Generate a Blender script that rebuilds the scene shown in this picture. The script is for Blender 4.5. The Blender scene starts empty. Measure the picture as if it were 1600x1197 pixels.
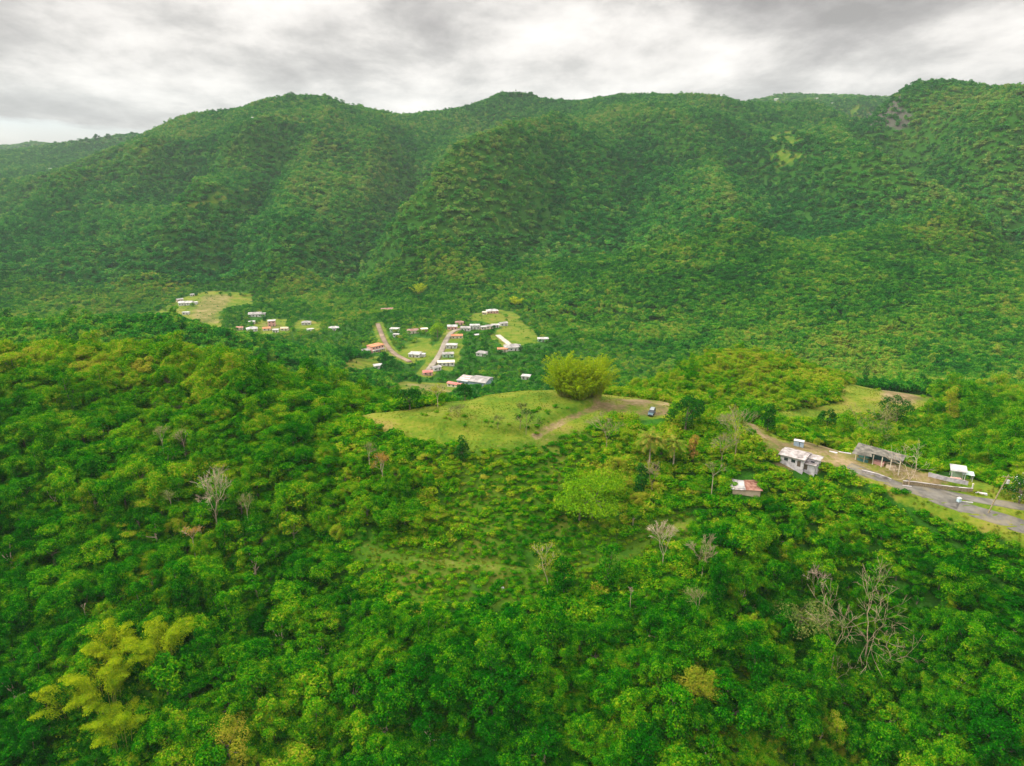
import bpy, bmesh, math, random
import numpy as np
from mathutils import Vector, Matrix

S = bpy.context.scene
PI = math.pi
# ---------------------------------------------------------------- camera, sky, sun, exposure
F = 1110.0; PITCH = math.radians(18.1)
cam = bpy.data.cameras.new("camera"); camo = bpy.data.objects.new("camera", cam)
S.collection.objects.link(camo); S.camera = camo
cam.sensor_fit = 'HORIZONTAL'; cam.sensor_width = 36.0; cam.lens = 36.0 * F / 1600.0
cam.clip_start = 1.0; cam.clip_end = 30000.0
camo.location = (0, 0, 0); camo.rotation_euler = (PI / 2 - PITCH, 0, 0)

SUN_EL, SUN_AZ = 40.0, -82.0            # azimuth from +Y towards +X
EXPOSURE = 0.63
HAZE = 0.00005
w = bpy.data.worlds.new("World"); S.world = w; w.use_nodes = True
nt = w.node_tree; nt.nodes.clear(); N = nt.nodes; L = nt.links
def nd(tree, t, **k):
    n = tree.nodes.new(t)
    for a, b in k.items(): setattr(n, a, b)
    return n
out = nd(nt, 'ShaderNodeOutputWorld')
sky = nd(nt, 'ShaderNodeTexSky', sky_type='NISHITA', sun_disc=False)
sky.sun_elevation = math.radians(SUN_EL); sky.sun_rotation = math.radians(SUN_AZ)
bg = nd(nt, 'ShaderNodeBackground'); bg.inputs[1].default_value = 0.13
cool = nd(nt, 'ShaderNodeMix', data_type='RGBA', blend_type='MULTIPLY'); cool.inputs[0].default_value = 1.0; cool.inputs[7].default_value = (0.66, 0.74, 0.98, 1)
L.new(sky.outputs[0], cool.inputs[6]); L.new(cool.outputs[2], bg.inputs[0])
# overcast cloud deck, laid out by direction on a plane above
tc = nd(nt, 'ShaderNodeTexCoord'); sep = nd(nt, 'ShaderNodeSeparateXYZ'); L.new(tc.outputs['Generated'], sep.inputs[0])
def mth(tree, op, a, b=None, c=None):
    n = tree.nodes.new('ShaderNodeMath'); n.operation = op
    for i, v in enumerate((a, b, c)):
        if v is None: continue
        if isinstance(v, (int, float)): n.inputs[i].default_value = v
        else: tree.links.new(v, n.inputs[i])
    return n.outputs[0]
zz = mth(nt, 'ADD', mth(nt, 'MAXIMUM', sep.outputs[2], 0.0), 0.22)
cx = mth(nt, 'DIVIDE', sep.outputs[0], zz); cy = mth(nt, 'DIVIDE', sep.outputs[1], zz)
cmb = nd(nt, 'ShaderNodeCombineXYZ'); L.new(cx, cmb.inputs[0]); L.new(cy, cmb.inputs[1])
def noise(tree, vec, scale, detail=4, rough=0.55, dist=0.0, dim='3D'):
    n = tree.nodes.new('ShaderNodeTexNoise'); n.noise_dimensions = dim
    n.inputs['Scale'].default_value = scale; n.inputs['Detail'].default_value = detail
    n.inputs['Roughness'].default_value = rough; n.inputs['Distortion'].default_value = dist
    if vec is not None: tree.links.new(vec, n.inputs['Vector'])
    return n
def ramp(tree, fac, stops, interp='LINEAR'):
    n = tree.nodes.new('ShaderNodeValToRGB'); e = n.color_ramp.elements; n.color_ramp.interpolation = interp
    while len(e) < len(stops): e.new(0.5)
    for i, (p, c) in enumerate(stops):
        e[i].position = p; e[i].color = (c, c, c, 1) if isinstance(c, (int, float)) else tuple(c) + (1,)
    tree.links.new(fac, n.inputs[0]); return n.outputs[0]
mp = nd(nt, 'ShaderNodeMapping'); mp.inputs['Location'].default_value = (5.4, 1.3, 0.0); mp.inputs['Scale'].default_value = (1.0, 0.72, 1)
L.new(cmb.outputs[0], mp.inputs[0])
n1 = noise(nt, mp.outputs[0], 1.9, 10, 0.61, 0.12)
n2 = noise(nt, mp.outputs[0], 0.55, 2, 0.5)
nn = mth(nt, 'ADD', mth(nt, 'MULTIPLY', n1.outputs[0], 0.75), mth(nt, 'MULTIPLY', n2.outputs[0], 0.25))
# broad thin and thick parts of the deck: (azimuth from +Y, elevation, spread, amount)
for az, el, sp_, am in ((-17, 13, 60, .11), (6, 7, 120, .10), (30, 8, 110, .07), (-33, 7, 90, -.07), (20, 12.5, 90, -.12), (-36, 14, 90, .05), (-2, 15, 200, -.02)):
    a_, e_ = math.radians(az), math.radians(el); dt = nt.nodes.new('ShaderNodeVectorMath'); dt.operation = 'DOT_PRODUCT'; nt.links.new(tc.outputs['Generated'], dt.inputs[0]); dt.inputs[1].default_value = (math.sin(a_) * math.cos(e_), math.cos(a_) * math.cos(e_), math.sin(e_))
    nn = mth(nt, 'ADD', nn, mth(nt, 'MULTIPLY', mth(nt, 'EXPONENT', mth(nt, 'MULTIPLY', mth(nt, 'SUBTRACT', dt.outputs['Value'], 1.0), float(sp_))), am))
ccol = ramp(nt, nn, [(0.34, (0.225, 0.21, 0.205)), (0.42, (0.31, 0.29, 0.285)), (0.49, (0.42, 0.40, 0.385)), (0.56, (0.58, 0.55, 0.525)), (0.66, (0.74, 0.705, 0.67))])
zen = mth(nt, 'MULTIPLY_ADD', mth(nt, 'MAXIMUM', mth(nt, 'SUBTRACT', sep.outputs[2], 0.24), 0.0), 4.6, 1.0)   # an overcast sky is brightest overhead
bgc = nd(nt, 'ShaderNodeBackground'); L.new(ccol, bgc.inputs[0]); L.new(zen, bgc.inputs[1])
# a clear strip low over the far left horizon
hs = mth(nt, 'ADD', mth(nt, 'MULTIPLY', sep.outputs[0], -1.0), mth(nt, 'MULTIPLY', sep.outputs[2], -9.0))
hs = mth(nt, 'ADD', hs, mth(nt, 'MULTIPLY', mth(nt, 'SUBTRACT', n1.outputs[0], 0.5), 0.25))
clear = ramp(nt, hs, [(0.21, 0.0), (0.27, 0.85)])
mix = nd(nt, 'ShaderNodeMixShader'); cover = mth(nt, 'SUBTRACT', 1.0, clear)
L.new(cover, mix.inputs[0]); L.new(bg.outputs[0], mix.inputs[1]); L.new(bgc.outputs[0], mix.inputs[2])
L.new(mix.outputs[0], out.inputs[0])

sl = bpy.data.lights.new("sun", 'SUN'); sl.energy = 2.8; sl.angle = math.radians(7); sl.color = (1.0, 0.93, 0.76)
so = bpy.data.objects.new("sun", sl); S.collection.objects.link(so)
sd = Vector((math.sin(math.radians(SUN_AZ)) * math.cos(math.radians(SUN_EL)), math.cos(math.radians(SUN_AZ)) * math.cos(math.radians(SUN_EL)), math.sin(math.radians(SUN_EL))))
so.rotation_euler = sd.to_track_quat('Z', 'Y').to_euler()
S.view_settings.view_transform = 'Standard'; S.view_settings.look = 'None'; S.view_settings.gamma = 1.0
S.view_settings.exposure = EXPOSURE
S.cycles.max_bounces = 5; S.cycles.diffuse_bounces = 3; S.cycles.glossy_bounces = 1; S.cycles.transmission_bounces = 2
S.cycles.volume_bounces = 0; S.cycles.transparent_max_bounces = 4
S.cycles.use_adaptive_sampling = True

# ---------------------------------------------------------------- pixel <-> world
CP, SP = math.cos(PITCH), math.sin(PITCH)
def ray(u, v):
    a = (u - 800) / F; b = (598.5 - v) / F
    return np.array((a, CP + b * SP, -SP + b * CP))
def P(u, v, d):
    r = ray(u, v); return r * (d / r[1])
def project(p):
    p = np.atleast_2d(p); cz = p[:, 1] * CP - p[:, 2] * SP; cyy = p[:, 1] * SP + p[:, 2] * CP
    cz = np.maximum(cz, 0.1)
    return 800 + F * p[:, 0] / cz, 598.5 - F * cyy / cz, cz

# ---------------------------------------------------------------- noise in numpy
def _h(ix, iy, seed):
    n = (ix.astype(np.int64) * 374761393 + iy.astype(np.int64) * 668265263 + seed * 1442695041) & 0xffffffff
    n = ((n ^ (n >> 13)) * 1274126177) & 0xffffffff
    return ((n ^ (n >> 16)) & 0xffff) / 65535.0
def vnoise(x, y, seed=0):
    ix = np.floor(x); iy = np.floor(y); fx = x - ix; fy = y - iy
    fx = fx * fx * (3 - 2 * fx); fy = fy * fy * (3 - 2 * fy)
    a = _h(ix, iy, seed); b = _h(ix + 1, iy, seed); c = _h(ix, iy + 1, seed); d = _h(ix + 1, iy + 1, seed)
    return (a * (1 - fx) + b * fx) * (1 - fy) + (c * (1 - fx) + d * fx) * fy
def fbm(x, y, sc, octv=4, seed=0, rough=0.5):
    s = 0; a = 1; t = 0
    for o in range(octv):
        s = s + a * (vnoise(x / sc * 2 ** o + 17.3 * o, y / sc * 2 ** o - 9.1 * o, seed + o) - 0.5); t += a; a *= rough
    return s / t * 2          # about -1..1
def ridged(x, y, sc, octv=3, seed=0):
    s = 0; a = 1; t = 0
    for o in range(octv):
        n = vnoise(x / sc * 2 ** o + 3.7 * o, y / sc * 2 ** o + 5.2 * o, seed + o)
        s = s + a * (1 - np.abs(2 * n - 1)); t += a; a *= 0.5
    return s / t

# ---------------------------------------------------------------- terrain: control points (u, v, distance, canopy height over ground)
CT = []; HS = []
def C(h, *pts):
    for u, v, d in pts:
        p = P(u, v, d); CT.append((p[0], p[1], p[2] - h)); HS.append(h)
def W(*pts):
    CT.extend(pts); HS.extend([7] * len(pts))
# front slope
C(7, (-200,1197,116),(0,1197,114),(250,1197,110),(500,1197,116),(800,1197,112),(1050,1197,110),(1250,1197,116),(1400,1197,118),(1600,1197,108),(1800,1197,106),
  (0,1040,128),(250,1040,128),(450,1040,133),(650,1040,129),(850,1040,128),(1050,1040,127),(1250,1040,131),(1370,1040,140),(1500,1040,130),(1700,1040,124),
  (0,900,149),(200,900,149),(480,900,156),(1150,880,152),(1300,920,153),(1500,900,147),(1700,900,143),(-200,900,147),
  (0,800,166),(200,800,167),(450,800,172),(600,790,170),(1180,805,167),
  (0,700,190),(200,700,193),(420,700,190),(0,620,218),(200,620,222),(380,630,213),(-250,650,205))
C(4, (620,705,189),(950,700,192),(1050,760,178),(700,780,174),(1000,800,168))
C(0, (800,885,158.5),(650,873,160),(900,880,159.5),(1000,852,164),(850,760,181),(780,820,169),(560,850,164))
C(4, (1350,835,162),(1250,770,175),(1460,870,153))
C(2, (1370,780,171),(1450,812,164),(1540,852,155),(1620,880,150))
# pad on the hill top
C(0, (560,655,210),(600,668,203),(690,684,197),(780,692,194),(850,682,198),(900,664,206),(950,648,214),(1018,645,216),(1040,640,219),
  (720,633,222),(780,622,229),(830,616,233),(870,617,232),(930,622,229),(990,628,226),(760,660,208),(860,640,219))
C(0, (1140,652,212),(1200,688,197),(1262,712,188),(1243,722,186),(1345,742,181),(1400,755,177),(1450,775,172),(1520,800,166),(1600,830,160),(1540,785,169),(1600,800,165),(1164,765,178))
C(0, (1500,752,181),(1400,725,186),(1450,745,182))
# left crest
C(8, (490,635,221),(400,590,234),(300,545,248),(200,550,246),(100,548,245),(0,560,237),(-150,570,232),(-350,590,225))
# behind the crest, hidden
W((-150,300,-104),(-80,290,-104),(-220,310,-100),(0,275,-104),(-300,310,-98),(0,310,-122),(-60,330,-126),(60,300,-112),(-160,350,-122),(-260,350,-116),(40,370,-140),(-20,380,-142))
# second ridge on the left
C(8, (-200,512,390),(0,507,405),(150,494,430),(270,494,445),(400,528,440),(500,562,440),(600,592,445),(480,600,385),(560,620,390),(380,560,400),(250,530,400),(100,530,375))
C(0, (640,606,430),(690,612,425),(800,605,470))
W((-250,520,-150),(-150,560,-160),(-350,540,-140),(-120,520,-150))
# hill on the right with the small clearing
C(4, (1040,585,300),(1120,550,325),(1190,550,335),(1260,566,332),(1330,592,318),(1150,600,275),(1250,620,265),(1000,605,290))
C(0, (1390,613,292),(1340,605,298),(1440,625,285),(1330,640,268),(1250,650,250),(1210,648,245),(1380,645,266))
C(7, (1500,610,320),(1600,612,330),(1500,650,262),(1600,650,255),(1500,700,213),(1600,700,208),(1350,690,222),(1180,640,240),(1750,620,330),(1750,700,200))
W((90,400,-138),(160,410,-140),(230,420,-142),(320,430,-145),(60,450,-160),(150,470,-160),(260,470,-158),(350,460,-155),(450,440,-150))
# valley floor
C(0, (740,600,500),(667,583,520),(700,540,600),(720,510,672),(770,490,730),(600,490,730),(400,515,680),(395,493,755),(290,480,815),(330,462,885),
  (850,530,620),(590,548,590),(650,556,575),(480,506,710),(250,485,820),(1000,562,570),(900,560,560))
# mountain
C(7, (200,455,940),(60,470,900),(450,465,880),(620,455,880),(850,470,790),(950,515,700),(1100,528,650),(1300,556,570),(1500,585,500),(1700,600,450),
  (1000,300,1150),(1000,400,900),(1200,400,860),(1200,300,1110),(1400,450,740),(1400,380,880),(850,400,950),(900,300,1180),
  (650,400,960),(740,330,1060),(800,290,1200),(900,220,1450),(1000,168,1700),
  (1120,200,1520),(1240,234,1330),(1350,302,1120),(1470,372,930),(1570,432,790),(1650,485,690),
  (700,250,1600),(610,330,1330),(565,395,1100),(545,435,960),(760,200,1850),
  (400,235,1480),(330,310,1210),(280,352,1090),(220,400,990),(640,215,1700),(540,300,1280),(480,380,1020),
  (440,290,1400),(390,350,1190),(340,410,1010),
  (215,290,1500),(110,332,1290),(0,352,1180),(260,320,1380),(170,385,1120),(0,430,960),(-200,420,950),(20,290,1900),(120,262,2100),(-200,300,1700),
  (1360,195,1470),(1450,230,1230),(1530,235,1200),(1590,262,1130),(1330,228,1540),(1430,295,1240),(1520,352,1060),(1600,402,940),(1600,310,1080),(1750,330,1000),(1750,450,800))
SKYL = [(240,214,1950),(300,184,1900),(400,172,1800),(450,159,1750),(510,159,1800),(550,174,1850),(600,175,2000),(660,171,2100),(720,168,2100),(780,152,2100),
  (830,151,2100),(880,157,2100),(940,163,2100),(970,149,2050),(1040,142,2000),(1080,151,2000),(1140,158,1950),(1200,160,1900),(1300,172,1800),
  (1385,160,1540),(1430,138,1500),(1462,132,1480),(1500,144,1450),(1600,159,1400),(1750,175,1350),(2000,200,1300)]
C(7, *SKYL)
for u, v, d in SKYL:
    p = P(u, v, d) * 1.2; W((p[0], p[1], p[2] - 130))
C(7, (-300,230,2600),(-100,235,2600),(30,236,2600),(100,226,2650),(170,216,2700),(235,214,2800),
  (-300,225,3800),(0,230,3800),(70,225,3800),(150,228,3900),(222,207,4300),(190,222,4300),(1180,156,3000),(1230,147,3000),(1290,154,3000),(1360,157,3000),(1330,166,2300))
W((-2400,3300,-120),(-1800,3300,-120),(-1500,3200,-120),(-3500,6000,-200),(0,6000,-150),(3500,6000,-150),(-6000,9000,-300),(6000,9000,-300),(0,9000,-300),(1500,4000,-50),(3500,3000,0),(4000,1500,0),(-4000,1500,-100),(-6000,4000,-150),(0,3200,-30))
# below and behind the drone
W((-100,60,-150),(0,60,-152),(100,60,-150),(-60,20,-165),(60,20,-165),(0,20,-165),(250,40,-150),(-250,40,-150),(-500,200,-140),(500,150,-130),(700,500,-130),(-700,600,-120))
CT = np.array(CT)
def ab(x, y):
    yy = np.maximum(y, 20.0) + 40.0
    return x / yy, np.log(yy) * 1.0
_A, _B = ab(CT[:, 0], CT[:, 1]); CC = 0.03
def phi(r2): return np.sqrt(r2 + CC * CC)
_n = len(CT); K = phi((_A[:, None] - _A[None]) ** 2 + (_B[:, None] - _B[None]) ** 2)
K -= 0.0
M = np.zeros((_n + 3, _n + 3)); M[:_n, :_n] = K - 0.004 * np.eye(_n); M[:_n, _n] = 1; M[:_n, _n + 1] = _A; M[:_n, _n + 2] = _B; M[_n:, :_n] = M[:_n, _n:].T
SOL = np.linalg.solve(M, np.concatenate([CT[:, 2], np.zeros(3)]))
def zbase(x, y):
    a, b = ab(x, y); o = np.empty(len(a))
    for i in range(0, len(a), 20000):
        s = slice(i, i + 20000)
        r2 = (a[s, None] - _A[None]) ** 2 + (b[s, None] - _B[None]) ** 2
        o[s] = phi(r2) @ SOL[:_n] + SOL[_n] + SOL[_n + 1] * a[s] + SOL[_n + 2] * b[s]
    return o
def sstep(a, b, x):
    t = np.clip((x - a) / (b - a), 0, 1); return t * t * (3 - 2 * t)
def zfun(x, y):
    z = zbase(x, y)
    far = sstep(800, 1300, y)
    z = z + far * ((105 - 65 * sstep(1450, 1850, y)) * (ridged(x + 0.25 * y, y * 0.5, 330, 4, 5) - 0.62) + 9 * fbm(x, y, 120, 3, 9))
    mid = sstep(250, 400, y) * (1 - far)
    z = z + mid * 3.0 * fbm(x, y, 70, 3, 21)
    near = 1 - sstep(250, 400, y)
    z = z + near * 0.5 * fbm(x, y, 14, 3, 31) + near * 1.6 * fbm(x, y, 38, 2, 35) * sstep(205, 175, y)
    return z
# the ground grid: fine near the drone, coarse far away
NX, NY = 560, 640
_t = np.linspace(-1, 1, NX); GX = 5200 * np.sinh(5.6 * _t) / np.sinh(5.6)
_s = np.linspace(0, 1, NY)
GY = np.concatenate([np.linspace(-300, 80, 20, endpoint=False), np.linspace(80, 260, 210, endpoint=False), 260 * np.exp(np.linspace(0, math.log(8500 / 260), NY - 230))])
_XX, _YY = np.meshgrid(GX, GY)
GZ = zfun(_XX.ravel(), _YY.ravel()).reshape(_XX.shape)
RIDGE = np.zeros_like(GZ)
def ground(x, y):
    x = np.atleast_1d(np.asarray(x, float)); y = np.atleast_1d(np.asarray(y, float))
    fx = np.interp(x, GX, np.arange(NX)); fy = np.interp(y, GY, np.arange(len(GY)))
    ix = np.clip(fx.astype(int), 0, NX - 2); iy = np.clip(fy.astype(int), 0, len(GY) - 2); fx -= ix; fy -= iy
    return (GZ[iy, ix] * (1 - fx) + GZ[iy, ix + 1] * fx) * (1 - fy) + (GZ[iy + 1, ix] * (1 - fx) + GZ[iy + 1, ix + 1] * fx) * fy
_T = np.exp(np.linspace(math.log(60), math.log(5000), 1500))
def hit(u, v, tmin=60, h=0.0):
    r = ray(u, v); r = r / r[1]; t = _T[_T >= tmin]
    d = r[2] * t - (ground(r[0] * t, t) + h); k = np.argmax(d < 0)
    if not (d < 0).any(): k = len(t) - 1
    if k == 0: tt = t[0]
    else: tt = t[k - 1] + (t[k] - t[k - 1]) * d[k - 1] / (d[k - 1] - d[k])
    return np.array((r[0] * tt, tt, ground(r[0] * tt, tt)[0]))

def _line(pts): return [hit(u, v)[:2] for u, v in pts]
def _near(x, y, line):
    """distance to a polyline, fraction along it"""
    d = np.full(x.shape, 1e9); f = np.zeros(x.shape); n = len(line) - 1
    for i, ((x0, y0), (x1, y1)) in enumerate(zip(line[:-1], line[1:])):
        dx, dy = x1 - x0, y1 - y0; t = np.clip(((x - x0) * dx + (y - y0) * dy) / (dx * dx + dy * dy + 1e-9), 0, 1)
        q = np.hypot(x - x0 - t * dx, y - y0 - t * dy); k = q < d; d[k] = q[k]; f[k] = ((i + t) / n)[k]
    return d, f
SPURS = [([(235,217),(180,250),(120,285),(75,305),(30,325)], 49, 83), ([(325,180),(280,240),(225,285),(165,310),(115,330),(30,345)], 55, 83), ([(450,165),(420,210),(380,258),(345,290),(310,318),(285,332),(250,370),(200,420)], 58, 87),
  ([(515,165),(505,220),(480,290),(465,350),(440,400),(410,450)], 32, 74), ([(960,170),(925,205),(885,235),(830,265),(760,300),(700,335),(650,380),(600,410),(570,440)], 64, 101), ([(700,175),(720,210),(715,240),(690,280)], 36, 83), ([(595,180),(600,220),(585,270),(560,320)], 36, 74),
  ([(1150,162),(1200,172),(1245,205),(1290,242),(1350,300),(1420,335),(1480,372),(1545,420),(1600,470)], 61, 92), ([(970,165),(1020,195),(1060,230),(1100,290),(1140,370),(1180,450)], 38, 83), ([(1400,200),(1450,218),(1500,245),(1540,262),(1600,295)], 41, 74), ([(1530,150),(1570,190),(1610,230)], 35, 74),
  ([(210,245),(150,292),(90,318),(20,338)], -38, 55), ([(350,222),(305,280),(280,322),(235,368),(150,440)], -52, 69), ([(480,200),(440,270),(400,330),(350,400),(320,450)], -29, 64), ([(640,195),(645,250),(640,300),(600,360),(550,415),(520,460)], -58, 83), ([(830,190),(800,230),(740,270),(690,310)], -38, 74),
  ([(1080,180),(1150,220),(1210,300),(1260,380),(1300,450)], -29, 83), ([(1290,185),(1335,240),(1390,283),(1450,320),(1560,388),(1610,430)], -55, 74), ([(880,265),(860,330),(800,400),(760,440)], -32, 74), ([(1000,250),(980,330),(960,420)], -26, 74)]
_add = np.zeros_like(GZ)
for _p, _a, _w in SPURS:
    _d, _f = _near(_XX, _YY, _line(_p)); _e = 1.35 * np.exp(-_d / _w) * sstep(.0, .4, _f) * (1 - .85 * sstep(1450, 1850, _YY) * (_a > 0)) * (1 - .6 * sstep(.8, 1, _f)); _add += _a * _e; RIDGE += np.sign(_a) * np.exp(-_d / 55) * sstep(0, .15, _f)
_far = sstep(820, 1050, _YY) * sstep(2700, 2300, _YY)
GZ = GZ + _add * _far; RIDGE = np.clip(RIDGE * _far, -1, 1)
# the grassy mound on the hilltop, with the terrace cut round its foot
_m = np.array(_line([(600,654),(690,640),(725,628),(790,614),(930,612),(935,636),(880,655),(842,677),(780,681),(700,674)]))
def _inside(x, y, poly):
    c = np.zeros(x.shape, bool); n = len(poly)
    for i in range(n):
        x0, y0 = poly[i]; x1, y1 = poly[(i + 1) % n]; c ^= ((y0 > y) != (y1 > y)) & (x < (x1 - x0) * (y - y0) / (y1 - y0 + 1e-12) + x0)
    return c
_d, _ = _near(_XX, _YY, list(_m) + [_m[0]]); _df, _ = _near(_XX, _YY, _line([(600,657),(700,676),(780,682),(842,678),(880,656),(932,637)])); _db, _ = _near(_XX, _YY, _line([(600,652),(690,639),(725,627),(790,613),(930,611)]))
MOUND = np.where(_inside(_XX, _YY, _m), sstep(0, 3.6, _df) * (1 - .45 * sstep(4, 40, _df)) * sstep(0, 9, _db), 0.0)
GZ = GZ + 1.9 * MOUND
def bench(line, w, blend):
    """level the ground across a road"""
    global GZ
    pts = [np.array(line[0])]
    for a, b in zip(line[:-1], line[1:]):
        n = max(1, int(np.hypot(*(np.array(b) - a)) / 2.0))
        for i in range(1, n + 1): pts.append(np.array(a) + (np.array(b) - a) * i / n)
    pts = np.array(pts); zc = ground(pts[:, 0], pts[:, 1])
    for _ in range(30): zc[1:-1] = (zc[:-2] + 2 * zc[1:-1] + zc[2:]) / 4
    x0, x1, y0, y1 = pts[:, 0].min() - 20, pts[:, 0].max() + 20, pts[:, 1].min() - 20, pts[:, 1].max() + 20
    k = np.argwhere((_XX > x0) & (_XX < x1) & (_YY > y0) & (_YY < y1))
    for i, j in k:
        q = np.hypot(pts[:, 0] - _XX[i, j], pts[:, 1] - _YY[i, j]); n = q.argmin(); d = q[n]
        if d < w + blend: t = float(sstep(w, w + blend, d)); GZ[i, j] = zc[n] * (1 - t) + GZ[i, j] * t
bench(_line([(1325,728),(1360,742),(1410,760),(1470,782),(1530,803),(1600,829),(1700,866)]), 3.6, 6); bench(_line([(1425,759),(1480,772),(1530,782),(1590,792),(1680,808)]), 2.6, 5)
bench(_line([(568,852),(600,864),(650,874),(730,882),(800,888),(850,893)]), 1.6, 1.6); bench(_line([(905,890),(960,872),(1010,850),(1065,818)]), 1.6, 1.6)
def ridgeness(x, y):
    ix = np.clip(np.interp(x, GX, np.arange(NX)).astype(int), 0, NX - 1); iy = np.clip(np.interp(y, GY, np.arange(len(GY))).astype(int), 0, len(GY) - 1); return RIDGE[iy, ix]

# ---------------------------------------------------------------- helpers
COL = S.collection
def tag(o, label=None, cat=None, group=None, kind=None):
    if label: o['label'] = label
    if cat: o['category'] = cat
    if group: o['group'] = group
    if kind: o['kind'] = kind
    return o
def mk(name, verts, faces, mat, parent=None, smooth=False, link=True):
    me = bpy.data.meshes.new(name); me.from_pydata(np.asarray(verts).tolist() if len(verts) else [], [], [list(map(int, f)) for f in faces] if not isinstance(faces, np.ndarray) else faces.tolist())
    for m in (mat if isinstance(mat, (list, tuple)) else [mat]): me.materials.append(m)
    if smooth: me.polygons.foreach_set('use_smooth', [True] * len(me.polygons))
    me.update()
    o = bpy.data.objects.new(name, me)
    if link: COL.objects.link(o)
    if parent: o.parent = parent
    return o
def empty(name, loc, rz=0, label=None, cat=None, group=None):
    o = bpy.data.objects.new(name, None); COL.objects.link(o); o.location = Vector(loc); o.rotation_euler = (0, 0, rz)
    o.empty_display_size = 0.5
    return tag(o, label, cat, group)
class MB:
    """collects boxes, tubes and polygons into one mesh"""
    def __init__(s): s.v = []; s.f = []
    def add(s, vs, fs):
        k = len(s.v); s.v += [tuple(map(float, p)) for p in vs]; s.f += [tuple(int(i) + k for i in f) for f in fs]; return s
    def box(s, x0, x1, y0, y1, z0, z1):
        return s.add([(x0,y0,z0),(x1,y0,z0),(x1,y1,z0),(x0,y1,z0),(x0,y0,z1),(x1,y0,z1),(x1,y1,z1),(x0,y1,z1)],
                     [(0,3,2,1),(4,5,6,7),(0,1,5,4),(1,2,6,5),(2,3,7,6),(3,0,4,7)])
    def slab(s, pts, t):          # polygon given as 3-D points, thickened downwards
        n = len(pts); lo = [(p[0], p[1], p[2] - t) for p in pts]
        return s.add(list(pts) + lo, [tuple(range(n)), tuple(range(2 * n - 1, n - 1, -1))] + [(i, i + n, (i + 1) % n + n, (i + 1) % n) for i in range(n)])
    def tube(s, pts, rads, n=6):
        pts = [Vector(p) for p in pts]; k = len(s.v)
        for i, p in enumerate(pts):
            t = (pts[min(i + 1, len(pts) - 1)] - pts[max(i - 1, 0)]).normalized()
            a = t.orthogonal().normalized(); b = t.cross(a)
            if i and abs(t.z) < 0.99: a = Vector((0, 0, 1)).cross(t).normalized(); b = t.cross(a)
            elif abs(t.z) < 0.99: a = Vector((0, 0, 1)).cross(t).normalized(); b = t.cross(a)
            for j in range(n):
                q = p + (a * math.cos(2 * PI * j / n) + b * math.sin(2 * PI * j / n)) * rads[i]; s.v.append(tuple(q))
        for i in range(len(pts) - 1):
            for j in range(n):
                s.f.append((k + i * n + j, k + i * n + (j + 1) % n, k + (i + 1) * n + (j + 1) % n, k + (i + 1) * n + j))
        s.f.append(tuple(k + j for j in range(n - 1, -1, -1))); s.f.append(tuple(k + (len(pts) - 1) * n + j for j in range(n)))
        return s
    def build(s, name, mat, parent=None, smooth=False): return mk(name, s.v, s.f, mat, parent, smooth)

# ---------------------------------------------------------------- materials
def mat(name):
    m = bpy.data.materials.new(name); m.use_nodes = True; t = m.node_tree; t.nodes.clear()
    return m, t, t.nodes.new('ShaderNodeOutputMaterial')
def mixc(t, f, a, b, mode='MIX'):
    n = t.nodes.new('ShaderNodeMix'); n.data_type = 'RGBA'; n.blend_type = mode
    if isinstance(f, (int, float)): n.inputs[0].default_value = f
    else: t.links.new(f, n.inputs[0])
    for i, v in ((6, a), (7, b)):
        if isinstance(v, tuple): n.inputs[i].default_value = v + (1,) if len(v) == 3 else v
        else: t.links.new(v, n.inputs[i])
    return n.outputs[2]
def leaf_mat(name, stops, vary=0.36, trans=0.3, patch=42.0, use_tint=True, clump=1.5):
    m, t, o = mat(name); L_ = t.links
    geo = t.nodes.new('ShaderNodeNewGeometry'); oi = t.nodes.new('ShaderNodeObjectInfo')
    nz = noise(t, geo.outputs['Position'], 1.0 / patch, 2, 0.5)
    f = mth(t, 'MULTIPLY', mth(t, 'SUBTRACT', nz.outputs[0], 0.5), 0.9)
    f = mth(t, 'ADD', f, mth(t, 'MULTIPLY', mth(t, 'SUBTRACT', oi.outputs['Random'], 0.5), vary))
    f = mth(t, 'ADD', f, mth(t, 'MULTIPLY', mth(t, 'SUBTRACT', geo.outputs['Random Per Island'], 0.5), 0.55))
    nk = noise(t, geo.outputs['Position'], 1.0 / clump, 1, 0.5); f = mth(t, 'ADD', f, mth(t, 'MULTIPLY', mth(t, 'SUBTRACT', nk.outputs[0], 0.5), 1.15))
    if use_tint:
        at = t.nodes.new('ShaderNodeAttribute'); at.attribute_type = 'INSTANCER'; at.attribute_name = 'tint'
        f = mth(t, 'ADD', f, at.outputs['Fac'])
    else: f = mth(t, 'ADD', f, 0.5)
    c = ramp(t, f, stops)
    d = t.nodes.new('ShaderNodeBsdfDiffuse'); tr = t.nodes.new('ShaderNodeBsdfTranslucent'); mx = t.nodes.new('ShaderNodeMixShader')
    L_.new(c, d.inputs[0]); L_.new(c, tr.inputs[0]); mx.inputs[0].default_value = trans
    L_.new(d.outputs[0], mx.inputs[1]); L_.new(tr.outputs[0], mx.inputs[2]); L_.new(mx.outputs[0], o.inputs[0])
    return m
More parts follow.
